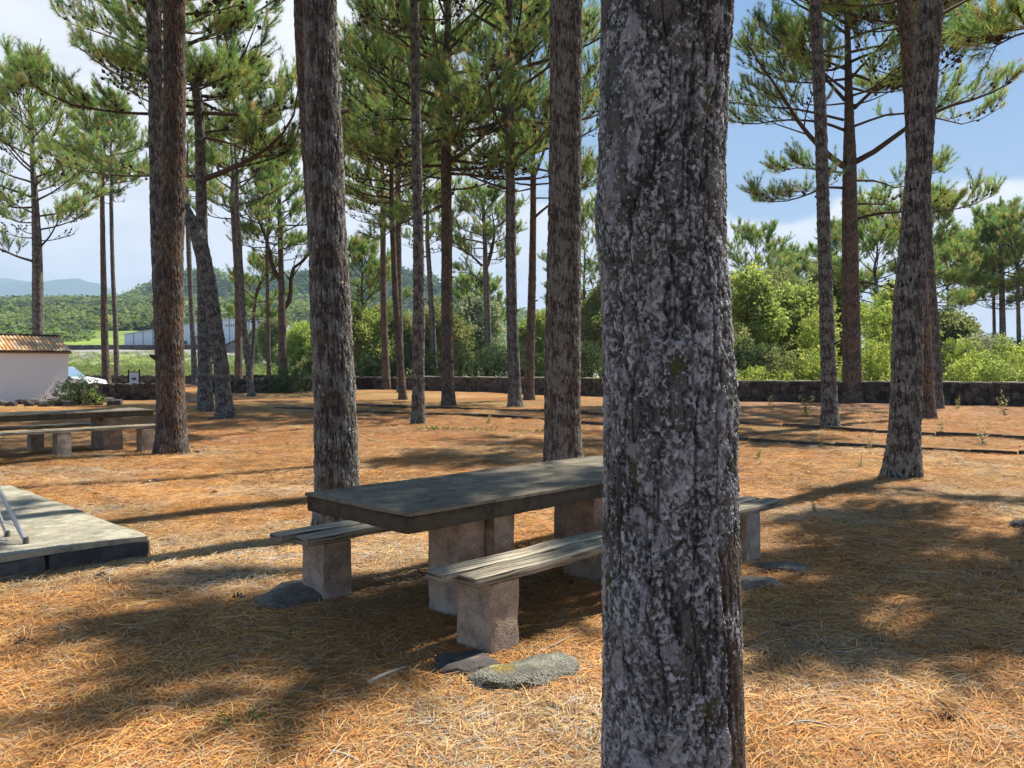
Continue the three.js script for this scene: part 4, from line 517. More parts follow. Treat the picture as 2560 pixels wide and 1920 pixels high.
// ------------------------------------------------------------------ concrete slab with a metal trestle
{
  const c = groundAt(372, 1336, 0.19), L = 7, W = 3.9, t = thing('concrete_slab', 'low concrete platform at the left edge on dark stone blocks', 'concrete slab', [c.x, 0, c.z], TURN);   // local -x runs left and towards the camera, local -z away
  const fix = new THREE.Group();
  part('top', local(block(L, 0.05, W, { seg: 0.06, round: 0.016, noise: 0.012, seed: 3, freq: 2.5 }), -L / 2, 0.14, -W / 2), cm({ color: new THREE.Color().setRGB(0.43, 0.41, 0.335) }), t);
  part('core', local(block(L - 0.2, 0.18, W - 0.2, { seg: 0.3, round: 0.01, noise: 0 }), -L / 2, -0.04, -W / 2), darkStone, t);
  const r = rng(8), dk = [0.10, 0.13, 0.085].map((k) => cm({ color: new THREE.Color().setRGB(k, k * 0.95, k) }));
  for (const side of [0, 1]) { const len = side ? W : L; let x = 0; while (x < len - 0.1) { const w = Math.min(len - x, 0.38 + 0.5 * r()), g = block(w - 0.012, 0.19, 0.15, {  seg: 0.05, round: 0.03, noise: 0.012, seed: 20 + x * 10 }); part('stone_block', side ? local(g, -0.055, -0.045, -x - w / 2, Math.PI / 2) : local(g, -x - w / 2, -0.045, -0.055), dk[Math.floor(r() * 3)], t); x += w; } }
  const pm = std({ color: new THREE.Color().setRGB(0.5, 0.5, 0.5) }); for (const [x, y, w, h, a] of [[-2.02, 0.045, 0.05, 0.012, 0.5], [-2.09, 0.05, 0.07, 0.009, -0.3], [-2.3, 0.04, 0.06, 0.01, 0.3], [-2.42, 0.05, 0.05, 0.012, -0.5], [-2.52, 0.045, 0.07, 0.01, 0.2]]) { const m = part('paint_mark', new THREE.BoxGeometry(w, h, 0.004), pm, t); m.position.set(x, y, 0.024); m.rotation.z = a; }
}
{
  const A = groundAt(65, 1357, 0.19), B = groundAt(18, 1340, 0.19), topPx = at(-14, 1040, -A.z + 0.1), m = std({ color: new THREE.Color().setRGB(0.50, 0.52, 0.56), metalness: 0.55, roughness: 0.42 }), rub = std({ color: new THREE.Color().setRGB(0.12, 0.11, 0.1) });
  const t = thing('metal_trestle', 'silver metal trestle legs standing on the concrete slab, cut by the left edge', 'trestle', [A.x, 0.19, A.z]);
  const D = new THREE.Vector3(), top = topPx.clone().sub(A), O = new THREE.Vector3(0, 0, 0); A.y = 0.19; top.y = topPx.y - 0.19; const off = new THREE.Vector3(-0.62, 0, 0.60), b = new THREE.Vector3(B.x - A.x, 0, B.z - A.z), tb = top.clone().add(new THREE.Vector3(-0.06, -0.35, -0.05));
  const up = top.clone().multiplyScalar(2.4), ub = b.clone().lerp(up, 1); 
  const bar = (p, q, r0) => new MB().tube([p, p.clone().lerp(q, 0.5), q], [r0, r0, r0], 8).build();
  const e = new THREE.Vector3(-0.5, 1.05, 0.02);
  part('leg', bar(O, e, 0.016), m, t); part('leg', bar(b, e, 0.014), m, t); part('leg', bar(off, off.clone().add(e), 0.016), m, t); part('leg', bar(off.clone().add(b), off.clone().add(e), 0.014), m, t);
  part('brace', bar(O.clone().lerp(e, 0.12), b.clone().lerp(e, 0.12), 0.006), m, t); part('brace', bar(O.clone().lerp(e, 0.02).add(new THREE.Vector3(-0.12, 0, 0)), off.clone().lerp(off.clone().add(e), 0.14), 0.006), m, t); part('crossbar', bar(e, e.clone().add(off), 0.016), m, t);
  for (const p of [O, b, off, off.clone().add(b)]) part('foot', local(new THREE.CylinderGeometry(0.02, 0.022, 0.05, 12), p.x, 0.02, p.z), rub, t);
}

// ------------------------------------------------------------------ kerbs, dry-stone walls
const onLine = (pts, f) => { let acc = [0]; for (let i = 1; i < pts.length; i++) acc.push(acc[i - 1] + pts[i].distanceTo(pts[i - 1])); const L = acc[acc.length - 1]; return { L, at: (s) => { let i = 0; while (i < pts.length - 2 && acc[i + 1] < s) i++; const t = clamp01((s - acc[i]) / (acc[i + 1] - acc[i])), p = pts[i].clone().lerp(pts[i + 1], t), d = pts[i + 1].clone().sub(pts[i]).normalize(); return [p, d]; } }; };
const kerbMats = [0.07, 0.09, 0.12].map((k) => cm({ color: new THREE.Color().setRGB(k, k * 0.93, k * 0.88) }));
function kerb(px, label, seed) {
  const line = onLine(px.map(([x, y]) => { const p = groundAt(x, y); p.y = 0; return p; })), [p0] = line.at(0), t = thing('kerb', label, 'kerb', [p0.x, 0, p0.z]), r = rng(seed); let s = 0;
  const variants = [0, 1, 2, 3].map((k) => block(1, 0.2, 0.14, { seg: 0.12, round: 0.03, noise: 0.014, seed: seed + k }));
  while (s < line.L) { const w = 0.55 + 0.75 * r(), [p, d] = line.at(Math.min(line.L, s + w / 2)), m = part('kerb_stone', variants[Math.floor(r() * 4)], kerbMats[Math.floor(r() * 3)], t); m.scale.x = w + 0.005; m.position.set(p.x - p0.x, -0.12 + (r() - 0.5) * 0.045 - (r() < 0.06 ? 0.04 : 0) + groundY(p.x, p.z), p.z - p0.z + (r() - 0.5) * 0.03); m.rotation.y = Math.atan2(-d.z, d.x) + (r() - 0.5) * 0.03; s += w; }
}
kerb([[690, 1020], [790, 1024], [884, 1029], [1206, 1044], [1362, 1054], [1840, 1096], [2224, 1122], [2560, 1140], [2900, 1158]], 'lower dark stone kerb running across the needle floor', 5);
kerb([[884, 1015], [1100, 1022], [1362, 1032], [1840, 1060], [2224, 1084], [2560, 1100], [2900, 1118]], 'upper dark stone kerb running across the needle floor nearer the wall', 9);

const wallStoneMats = [[0.035, 0.032, 0.032], [0.055, 0.048, 0.045], [0.075, 0.062, 0.054], [0.10, 0.09, 0.082], [0.06, 0.06, 0.055]].map((c) => std({ map: conc.map, bumpMap: conc.bump, bumpScale: 0.02, color: new THREE.Color().setRGB(...c).multiplyScalar(1.9) }));
const wallGeos = [1, 2, 3, 4, 5, 6].map((s) => { const g = new THREE.BoxGeometry(2, 2, 2, 2, 2, 2), P = g.attributes.position, v = new THREE.Vector3(); for (let i = 0; i < P.count; i++) { v.fromBufferAttribute(P, i).normalize(); const m = Math.max(Math.abs(v.x), Math.abs(v.y), Math.abs(v.z)), k = (0.72 / m) * 0.7 + 0.36 + (n3(v.x * 2 + 5, v.y * 2, v.z * 2, s) - 0.5) * 0.4; P.setXYZ(i, v.x * k * 0.56, v.y * k * 0.56, v.z * k * 0.56); } const f = toCreasedNormals(g, 0.5); return f; });
const wallCoreMat = std({ color: new THREE.Color().setRGB(0.02, 0.018, 0.017) }), copeMat = cm({ color: new THREE.Color().setRGB(0.34, 0.33, 0.27) });
function dryWall(pts, H, th, label, seed, single_, size = 0.27, cope = false) {
  const line = onLine(pts), o = pts[0], t = thing('stone_wall', label, 'stone wall', [o.x, o.y, o.z]), r = rng(seed), rest = [], core = []; let made = 0, n = Math.max(2, Math.round(line.L / 2.5));
  for (let i = 0; i < n; i++) { const [a] = line.at(i / n * line.L), [b, d] = line.at((i + 1) / n * line.L), g = new THREE.BoxGeometry(a.distanceTo(b) + 0.1, H * 0.94, th * 0.62); g.rotateY(Math.atan2(-(b.z - a.z), b.x - a.x)); g.translate((a.x + b.x) / 2 - o.x, (a.y + b.y) / 2 - o.y + H * 0.45, (a.z + b.z) / 2 - o.z); core.push(g); }
  part('wall_core', mergeGeometries(core), wallCoreMat, t).userData.kind = 'stuff';
  const rows = Math.max(3, Math.round(H / (size * 0.74)));
  const all = []; for (let k = 0; k < rows; k++) { let s = r() * 0.2; while (s < line.L) { const w = size * (0.7 + 0.9 * r()); all.push([s + w / 2, k, w]); s += w * 0.97; } }
  const M = new THREE.Matrix4(), E = new THREE.Euler(), Q = new THREE.Quaternion();
  const near = all.map((a) => [line.at(a[0])[0].length(), a]).sort((a, b) => a[0] - b[0]);
  near.forEach(([, [s, k, w]], i) => {
    const [p, d] = line.at(s), h = H / rows, y = (k + 0.5) * h, yaw = Math.atan2(-d.z, d.x), out = th * 0.22 + (r() - 0.5) * 0.06, fx = -d.z, fz = d.x, sg = (fx * -p.x + fz * -p.z) > 0 ? 1 : -1;   // face the picnic ground
    const pos = new THREE.Vector3(p.x - o.x + fx * sg * out, p.y - o.y + y + (r() - 0.5) * 0.04, p.z - o.z + fz * sg * out), sc = new THREE.Vector3(w * 1.08, h * (1.15 + 0.3 * r()), th * 0.62); E.set((r() - 0.5) * 0.3, yaw + (r() - 0.5) * 0.2, (r() - 0.5) * 0.35);
    if (i < single_) { const m = part('stone', wallGeos[Math.floor(r() * 6)], wallStoneMats[Math.floor(r() * 5)], t); m.position.copy(pos); m.rotation.copy(E); m.scale.copy(sc); }
    else { const g = wallGeos[Math.floor(r() * 6)].clone(); g.deleteAttribute('uv'); M.compose(pos, Q.setFromEuler(E), sc); g.applyMatrix4(M); const k2 = 0.6 + 0.9 * r(), c = [0.075 * k2, 0.066 * k2, 0.06 * k2], cc = new Float32Array(g.attributes.position.count * 3); for (let q = 0; q < cc.length; q += 3) cc.set(c, q); g.setAttribute('color', new THREE.BufferAttribute(cc, 3)); rest.push(g); }
  });
  if (rest.length) part('stones', mergeGeometries(rest), std({ vertexColors: true }), t).userData.kind = 'stuff';
  if (cope) { let s = 0; while (s < line.L) { const w = 0.9 + 0.9 * r(), [p, d] = line.at(Math.min(line.L, s + w / 2)), m = part('coping_stone', copeGeo[Math.floor(r() * 3)], copeMat, t); m.scale.x = w * 0.98; m.position.set(p.x - o.x, p.y - o.y + H + (r() - 0.5) * 0.02, p.z - o.z); m.rotation.y = Math.atan2(-d.z, d.x); s += w; } }
}
const copeGeo = [1, 2, 3].map((s) => block(1, 0.07, 0.5, { seg: 0.25, round: 0.03, noise: 0.03, seed: s }));
const wp = (x, y) => { const p = groundAt(x, y); p.y = groundY(p.x, p.z) - 0.04; return p; };
const wd = (x, d) => new THREE.Vector3((x - 1280) / FOCAL * d, landHeight((x - 1280) / FOCAL * d, -d) - 0.05, -d);
dryWall([wp(1050, 975), wp(1130, 977), wp(1424, 989), wp(1840, 1003), wp(2182, 1008), wp(2560, 1018), wp(2950, 1028)], 0.86, 0.5, 'long dark dry-stone wall closing the picnic ground from the middle to the right', 3, 300, 0.22, true);
dryWall([wp(535, 982), wp(700, 981), wp(800, 977), wp(884, 974), wp(1046, 974.8)], 0.8, 0.5, 'dark dry-stone wall behind the bush, from the left pines to the middle', 4, 120, 0.24, false);
dryWall([wp(222, 1001), wp(300, 1001), wp(386, 1000)], 0.74, 0.5, 'short dark stone wall with a free end, in front of the sign board', 5, 90, 0.24, false);
dryWall([wd(190, 66), wd(300, 66), wd(420, 66), wd(610, 66.5), wd(760, 67)], 0.72, 0.5, 'far low stone wall behind the sign board along the meadow', 6, 60, 0.3, false);
dryWall([wd(150, 182), wd(330, 183), wd(560, 183), wd(800, 180)], 1.1, 0.8, 'distant dark stone wall below the white industrial building', 7, 0, 0.7, false);
// row of loose stones before the house
{ const NTH = 'first second third fourth fifth sixth seventh eighth ninth tenth eleventh twelfth thirteenth fourteenth fifteenth sixteenth seventeenth eighteenth nineteenth twentieth twenty-first twenty-second twenty-third twenty-fourth'.split(' '), r = rng(77); for (let i = 0; i < 24; i++) { const x = 4 + i * 12.5 + r() * 8, y = 1008 + 9 * r() + (i > 16 ? -4 : 0), s = 0.18 + 0.22 * r(), p = groundAt(x, y), m = single('border_stone', stone(s * 1.3, s, s, 200 + i, 2), i % 3 ? darkStone : greyStone, `${s > 0.3 ? 'large' : s > 0.24 ? 'middling' : 'small'} ${i % 3 ? 'dark' : 'grey'} lava stone in the row before the white house, ${NTH[i]} from the left`, 'stone', 'loose stones in the row before the house'); m.position.set(p.x, 0.05, p.z); m.rotation.y = r() * 6; } }
// sign board
{
  const d = 58, p = wd(335, d), t = thing('sign_board', 'white information board with a dark emblem between two dark posts, on the far wall', 'sign board', [p.x, p.y, p.z], 0.1), wm = std({ color: new THREE.Color().setRGB(0.05, 0.04, 0.035) }), k = d / FOCAL;
  for (const s of [-1, 1]) part('post', local(block(0.08, 1.28, 0.08, { seg: 0.2, noise: 0.004 }), s * 13 * k, 0, 0), wm, t);
  part('panel', local(block(22 * k, 0.86, 0.03, { seg: 0.2, noise: 0, round: 0.005 }), 0, 0.18, 0.01), std({ color: new THREE.Color().setRGB(0.62, 0.62, 0.64) }), t);
  part('rail', local(block(26 * k, 0.06, 0.05, { seg: 0.2, noise: 0 }), 0, 1.06, 0), wm, t);
  const sh = new THREE.Shape(); [[-0.17, 0.02], [-0.12, 0.13], [-0.05, 0.07], [0.02, 0.14], [0.1, 0.12], [0.17, 0.03], [0.09, -0.06], [-0.02, 0.0], [-0.11, -0.05]].forEach(([x, y], i) => i ? sh.lineTo(x, y) : sh.moveTo(x, y)); const e = new THREE.ExtrudeGeometry(sh, { depth: 0.004, bevelEnabled: false }); part('emblem', local(e, 0.01, 0.56, 0.027), std({ color: new THREE.Color().setRGB(0.03, 0.03, 0.035) }), t);
}

// ------------------------------------------------------------------ white house with a tiled roof, car behind it
{
  const d = 35.3, c = groundAt(172, HORIZON + 3147 / d), L = 5, W = 3, E = 2.1, t = thing('white_house', 'small white plastered house with an orange tiled roof at the left edge', 'house', [c.x, 0, c.z], TURN), plaster = std({ color: new THREE.Color().setRGB(0.80, 0.80, 0.81), map: null });
  part('wall', local(new THREE.BoxGeometry(L, E, W, 10, 6, 6), -L / 2, E / 2 - 0.02, -W / 2), plaster, t);
  const gs = new THREE.Shape(); gs.moveTo(0, 0); gs.lineTo(W, 0); gs.lineTo(W / 2, 0.62); const gab = new THREE.ExtrudeGeometry(gs, { depth: 0.18, bevelEnabled: false }); gab.rotateY(Math.PI / 2); for (const x of [-0.18, -L]) part('gable', local(gab.clone(), x, E - 0.02, 0), plaster, t);
  const rise = 0.68, run = W / 2 + 0.12, sl = Math.hypot(rise, run), ang = Math.atan2(rise, run), roof = part('roof', (() => { const a = new THREE.BoxGeometry(L + 0.2, 0.05, sl), b = a.clone(); a.rotateX(ang); a.translate(-L / 2 + 0.02, E + rise / 2 - 0.05, 0.12 - run / 2); b.rotateX(-ang); b.translate(-L / 2 + 0.02, E + rise / 2 - 0.05, -W / 2 - run / 2); return mergeGeometries([a, b]); })(), std({ color: new THREE.Color().setRGB(0.30, 0.20, 0.14) }), t);
  const tg = new THREE.CylinderGeometry(0.058, 0.074, 0.40, 8, 1, true, -Math.PI / 2, Math.PI); tg.rotateX(-Math.PI / 2); tg.rotateZ(0); const P = tg.attributes.position; const tm = [[0.56, 0.33, 0.16], [0.64, 0.42, 0.22], [0.48, 0.27, 0.13], [0.62, 0.46, 0.29]].map((q) => std({ color: new THREE.Color().setRGB(...q) })), r = rng(4);
  const cols = 36, rows = 5; for (let i = 0; i < cols; i++) for (let j = 0; j < rows; j++) { const m = new THREE.Mesh(tg, tm[Math.floor(r() * 4)]), s = (j + 0.5) / rows; m.name = 'roof_tile'; m.castShadow = m.receiveShadow = true; m.position.set(0.1 - (i + 0.5) * (L + 0.2) / cols, E + 0.02 + rise * s + 0.012 * (r() - 0.5) - 0.0, 0.12 - run * s); m.rotation.set(ang + 0.03, 0, 0); roof.add(m); }
  const capM = std({ color: new THREE.Color().setRGB(0.055, 0.05, 0.05) }); let x = 0.12; for (let k = 0; k < 6; k++) { const w = 0.72 + 0.2 * r(), m = part('ridge_stone', block(w, 0.13, 0.3, { seg: 0.1, round: 0.03, noise: 0.015, seed: k }), capM, roof); m.position.set(x - w / 2, E + rise - 0.02, 0.12 - run); m.rotation.z = (r() - 0.5) * 0.05; x -= w + 0.03; }
  part('eave_board', local(new THREE.BoxGeometry(L + 0.04, 0.07, 0.09), -L / 2 + 0.01, E - 0.055, 0.047), plaster, t);
}
{
  const d = 42, o = new THREE.Vector3((188 - 1280) / FOCAL * d, 0, -d), t = thing('parked_car', 'white car with blue-tinted windscreen parked behind the white house', 'car', o.toArray(), -0.12), wm = new THREE.MeshPhysicalMaterial({ color: new THREE.Color().setRGB(0.68, 0.69, 0.72), roughness: 0.3, clearcoat: 1 }), gl = new THREE.MeshPhysicalMaterial({ color: new THREE.Color().setRGB(0.16, 0.25, 0.36), roughness: 0.06, clearcoat: 1 }), bk = std({ color: new THREE.Color().setRGB(0.02, 0.02, 0.02) });
  const ex = (pts, depth, bev) => { const s = new THREE.Shape(); pts.forEach(([x, y], i) => i ? s.lineTo(x, y) : s.moveTo(x, y)); const g = new THREE.ExtrudeGeometry(s, { depth: depth - 2 * bev, bevelEnabled: true, bevelSize: bev, bevelThickness: bev, bevelSegments: 3, curveSegments: 8 }); g.translate(0, 0, -depth / 2 + bev); return g; };   // nose towards +x
  part('body', ex([[1.15, 0.25], [1.2, 0.55], [1.12, 0.70], [0.7, 0.80], [0.15, 0.88], [-2.3, 0.92], [-2.75, 0.85], [-2.8, 0.3], [-2.2, 0.22], [0.9, 0.22]], 1.68, 0.06), wm, t);
  part('cabin', ex([[0.16, 0.87], [-0.55, 1.38], [-1.7, 1.42], [-2.5, 0.9]], 1.42, 0.05), gl, t); part('car_roof', ex([[-0.5, 1.375], [-0.6, 1.42], [-1.7, 1.46], [-1.85, 1.40]], 1.38, 0.02), wm, t);
  for (const x of [0.55, -2.05]) for (const z of [-0.76, 0.76]) { const g = new THREE.CylinderGeometry(0.31, 0.31, 0.2, 20); g.rotateX(Math.PI / 2); const w = part('wheel', local(g, x, 0.31, z), bk, t); const h = new THREE.CylinderGeometry(0.18, 0.18, 0.21, 14); h.rotateX(Math.PI / 2); part('rim', local(h, x, 0.31, z), std({ color: new THREE.Color().setRGB(0.5, 0.5, 0.52), metalness: 0.8, roughness: 0.4 }), w); }
  for (const z of [-0.6, 0.6]) part('headlight', local(block(0.08, 0.14, 0.3, { seg: 0.1, noise: 0, round: 0.03 }), 1.15, 0.55, z), gl, t);
}
// ------------------------------------------------------------------ far buildings
{
  const D = 186, k = D / FOCAL, X = (px) => (px - 1280) * k, Y = (py) => EYE + (HORIZON - py) * k, y0 = Y(866), t = thing('industrial_building', 'long pale blue-white industrial shed with a shallow gable, far left below the hillside', 'industrial building', [X(312), y0, -D]), wm = std({ color: new THREE.Color().setRGB(0.58, 0.64, 0.72) }), jm = std({ color: new THREE.Color().setRGB(0.16, 0.18, 0.22) });
  const pts = [[312, 836], [390, 824], [480, 810], [592, 797], [640, 800], [700, 809]], x0 = X(312), s = new THREE.Shape(); s.moveTo(0, -0.5); s.lineTo(X(700) - x0, -0.5); [...pts].reverse().forEach(([x, y]) => s.lineTo(X(x) - x0, Y(y) - y0)); part('wall', local(new THREE.ExtrudeGeometry(s, { depth: 30, bevelEnabled: false }), 0, 0, -30), wm, t);
  for (let px = 335; px < 700; px += 24) { let i = 0; while (i < pts.length - 2 && px > pts[i + 1][0]) i++; const yy = Y(mixf(pts[i][1], pts[i + 1][1], (px - pts[i][0]) / (pts[i + 1][0] - pts[i][0]))) - y0; part('wall_joint', local(new THREE.BoxGeometry(0.10, yy, 0.08), X(px) - x0, yy / 2, 0.05), jm, t); }
  const top = pts.map(([x, y]) => [X(x) - x0, Y(y) - y0]); for (let i = 0; i < top.length - 1; i++) { const [a, b] = [top[i], top[i + 1]], g = new THREE.BoxGeometry(Math.hypot(b[0] - a[0], b[1] - a[1]) + 0.05, 0.14, 30.6); g.rotateZ(Math.atan2(b[1] - a[1], b[0] - a[0])); part('roof_panel', local(g, (a[0] + b[0]) / 2, (a[1] + b[1]) / 2 + 0.06, -14.9), std({ color: new THREE.Color().setRGB(0.45, 0.50, 0.58) }), t); }
  for (const [px, py, w, h] of [[463, 856, 13, 10], [567, 814, 4, 7], [573, 814, 4, 7], [579, 814, 4, 7], [585, 814, 4, 7]]) { const f = part('window', local(new THREE.BoxGeometry(w * k, h * k, 0.1), X(px) - x0, Y(py) - y0, 0.06), std({ color: new THREE.Color().setRGB(0.75, 0.75, 0.75) }), t); part('pane', local(new THREE.BoxGeometry((w - 1.2) * k, (h - 1.2) * k, 0.06), X(px) - x0, Y(py) - y0, 0.1), std({ color: new THREE.Color().setRGB(0.05, 0.07, 0.12), roughness: 0.2 }), f); }
}
{
  const D = 150, k = D / FOCAL, X = (px) => (px - 1280) * k, Y = (py) => EYE + (HORIZON - py) * k, y0 = Y(886), t = thing('stone_barn', 'low dark-roofed stone barn before the industrial shed, between the left pines', 'barn', [X(600), y0, -D]), sm = cm({ color: new THREE.Color().setRGB(0.30, 0.29, 0.29) }), rm = std({ color: new THREE.Color().setRGB(0.045, 0.042, 0.045) });
  for (const [cx, w, e, r0] of [[-10, 60, 866, 852], [55, 58, 872, 858]]) { const s = new THREE.Shape(), w2 = w * k / 2, ey = Y(e) - y0, ry = Y(r0) - y0; s.moveTo(-w2, -0.6); s.lineTo(w2, -0.6); s.lineTo(w2, ey); s.lineTo(0, ry); s.lineTo(-w2, ey); const wl = part('wall', local(new THREE.ExtrudeGeometry(s, { depth: 8, bevelEnabled: false }), cx * k, 0, -8), sm, t); for (const q of [-1, 1]) { const l = Math.hypot(w2, ry - ey), g = new THREE.BoxGeometry(l + 0.3, 0.14, 8.5); g.rotateZ(-q * Math.atan2(ry - ey, w2)); part('roof', local(g, cx * k + q * w2 / 2, (ey + ry) / 2 + 0.1, -3.9), rm, t); } part('door', local(new THREE.BoxGeometry(1.0, 1.2, 0.08), cx * k + 1.0, 0.2, 0.05), rm, t); }
}

// ------------------------------------------------------------------ shrubs and leafy trees beyond the wall
const sprays = [leafSpray(1, 18, 0.30, 0.11, 0.55), leafSpray(2, 16, 0.5, 0.22, 0.5), leafSpray(3, 22, 0.20, 0.07, 0.6)];
const GREEN = { dark: [[0.035, 0.062, 0.022], [0.05, 0.085, 0.03], [0.07, 0.11, 0.03]], bright: [[0.12, 0.17, 0.03], [0.17, 0.21, 0.038], [0.22, 0.25, 0.055]], yellow: [[0.11, 0.155, 0.035], [0.155, 0.195, 0.042], [0.20, 0.225, 0.065]], olive: [[0.085, 0.11, 0.03], [0.12, 0.14, 0.045], [0.15, 0.15, 0.06]], grey: [[0.11, 0.14, 0.075], [0.15, 0.18, 0.10], [0.19, 0.20, 0.12]] };
// px centre, d, foot and top rows in the photograph, width in px, lobes
function shrub({ name = 'shrub', label, cat = 'shrub', d, x, top, foot, w, tone = 'dark', seed, dens = 1, spray = 1, lift = 0, group }) {
  const k = d / FOCAL, c = at(x, HORIZON, d); c.y = foot === undefined ? groundY(c.x, c.z) : EYE + (HORIZON - foot) * k; const H = EYE + (HORIZON - top) * k - c.y, R = w * k / 2, r = rng(seed * 7 + 3), t = thing(name, label, cat, [c.x, c.y - 0.05, c.z], 0, group);
  const mb = new MB(), lobes = [], n = 9 + Math.round(w / 22);
  for (let i = 0; i < n; i++) { const a = r() * 6.283, q = Math.sqrt(r()) * 0.75, h = lift + (1 - lift) * (0.12 + 0.74 * r()) , sh = 0.34 + 0.28 * r(); const taper = Math.sqrt(Math.max(0.12, 1 - Math.pow(Math.max(0, (h - lift) / (1 - lift) - 0.25) / 0.8, 2))); lobes.push([Math.cos(a) * q * R * taper, h * H, Math.sin(a) * q * R * taper, sh * R * (0.75 + 0.3 * taper), sh * Math.min(R, H * 0.62)]); }
  lobes.push([0, H * 0.84, 0, R * 0.4, H * 0.17]);
  for (const l of lobes.slice(0, 9)) { const e = new THREE.Vector3(l[0], l[1], l[2]), b = new THREE.Vector3(l[0] * 0.15, 0, l[2] * 0.15), m = b.clone().lerp(e, 0.5); m.x += (r() - 0.5) * R * 0.2; mb.tube([b, m, e], [0.025 + 0.012 * H, 0.02 + 0.007 * H, 0.01], 6); }
  part(lift > 0.15 ? 'trunk' : 'stems', mb.build(), branchMat, t);
  const leaves = [], area = lobes.reduce((s, l) => s + l[3] * l[4], 0), per = Math.min(5200, Math.round(area * 62 * dens / (spray === 1 ? 1 : spray === 2 ? 0.35 : 2))), D = new THREE.Vector3(), pal = GREEN[tone];
  for (let i = 0; i < per; i++) {
    const l = lobes[Math.floor(r() * lobes.length)], z = r() * 2 - 1, a = r() * 6.283, s = Math.sqrt(1 - z * z); D.set(s * Math.cos(a), z, s * Math.sin(a));
    const f = (0.74 + 0.3 * Math.pow(r(), 0.6)) * (1 + (fb3(D.x * 2.2 + l[0], D.y * 2.2 + l[1], D.z * 2.2 + l[2], seed, 3) - 0.5) * 1.3), p = new THREE.Vector3(l[0] + D.x * l[3] * f, l[1] + D.y * l[4] * f, l[2] + D.z * l[3] * f); if (p.y < 0.02) continue;
    const q = Math.min(2, Math.floor(r() * 3)), b = (0.72 + 0.5 * r()) * (0.85 + 0.3 * n3(p.x * 1.1, p.y * 1.1, p.z * 1.1, seed + 4)), dr = D.clone().add(new THREE.Vector3((r() - 0.5) * 1.2, (r() - 0.2) * 1.0, (r() - 0.5) * 1.2)).normalize();
    leaves.push({ p, q: aim(dr, r() * 6.28), s: 0.75 + 0.6 * r(), c: pal[q].map((v) => v * b * (tone === 'dark' ? 1.2 : 2.1)) });
  }
  instances('foliage', sprays[spray - 1], leavesMat, leaves, t); return t;
}
[['dark green rounded bush by the wall at left, just left of the thick dark trunk', 724, 45, 916, 1004, 125, 'dark', 3, 2], ['lighter bush tucked behind the dark rounded bush at left', 770, 47, 925, 1000, 70, 'dark', 3, 1.4], ['pale leafy young tree in front of the right end of the industrial shed', 690, 105, 800, 905, 70, 'olive', 2, 1], ['yellow-green leafy bush on the meadow left of the thick dark trunk', 755, 95, 815, 915, 90, 'bright', 2, 1], ['small leafy tree on the meadow left of the forked pine', 640, 110, 825, 900, 50, 'grey', 2, 1], ['yellow-green vine shrub above the dark rounded bush', 775, 72, 910, 950, 60, 'olive', 2, 1]].forEach(([label, x, d, top, foot, w, tone, spray, dens], i) => shrub({ label, x, d, top, foot, w, tone, spray, dens, seed: 20 + i }));
shrub({ label: 'round green bush at the right corner of the white house', x: 193, d: 31, top: 946, foot: 1022, w: 100, tone: 'dark', spray: 3, dens: 3, seed: 31 }); shrub({ label: 'small yellow-green shrub beside the bush at the house corner', x: 236, d: 31.5, top: 962, foot: 1016, w: 44, tone: 'bright', spray: 3, dens: 2, seed: 32 });
[[800, 57, 880, 90, 'dark'], [862, 58, 872, 95, 'dark'], [925, 56, 890, 90, 'dark'], [1010, 57, 868, 110, 'dark'], [1075, 58, 880, 90, 'dark'], [1150, 59, 862, 110, 'dark'], [1235, 60, 872, 110, 'dark'], [1310, 60, 868, 100, 'dark'], [1395, 60, 862, 110, 'olive'], [1480, 58, 860, 110, 'dark']].forEach(([x, d, top, w, tone], i) => shrub({ label: ['first dark shrub of the hedge behind the back wall, next to the thick dark trunk', 'second dark hedge shrub behind the back wall from the left', 'low dark hedge shrub between the leaning slender pines', 'dark hedge shrub right of the pale slim pine', 'dark hedge shrub left of the fork-topped pine', 'broad dark hedge shrub right of the fork-topped pine', 'dark hedge shrub under the forked pine behind the wall', 'dark hedge shrub behind the two pines left of the large flecked trunk', 'olive hedge shrub half behind the large flecked trunk', 'dark hedge shrub just left of the nearest trunk'][i], x, d, top, foot: 972, w, tone, spray: 1, dens: 0.9, seed: 40 + i }));
[[890, 66, 800, 150, 'yellow'], [985, 70, 775, 130, 'olive'], [1100, 68, 790, 130, 'olive'], [1180, 72, 752, 120, 'grey'], [1345, 70, 800, 120, 'yellow'], [1430, 72, 770, 130, 'olive'], [1510, 66, 730, 120, 'olive']].forEach(([x, d, top, w, tone], i) => shrub({ name: 'leafy_tree', cat: 'tree', label: ['yellow-green leafy tree behind the hedge, right of the thick dark trunk', 'olive leafy tree behind the hedge near the pale slim pine', 'olive leafy tree behind the hedge, right of the straight forked pine', 'grey-green leafy tree behind the forked pine', 'yellowish leafy tree behind the reddish forking pine', 'olive leafy tree behind the large flecked trunk', 'olive leafy tree just left of the nearest trunk'][i], x, d, top, foot: 960, w, tone, spray: 2, dens: 0.9, lift: 0.22, seed: 60 + i }));
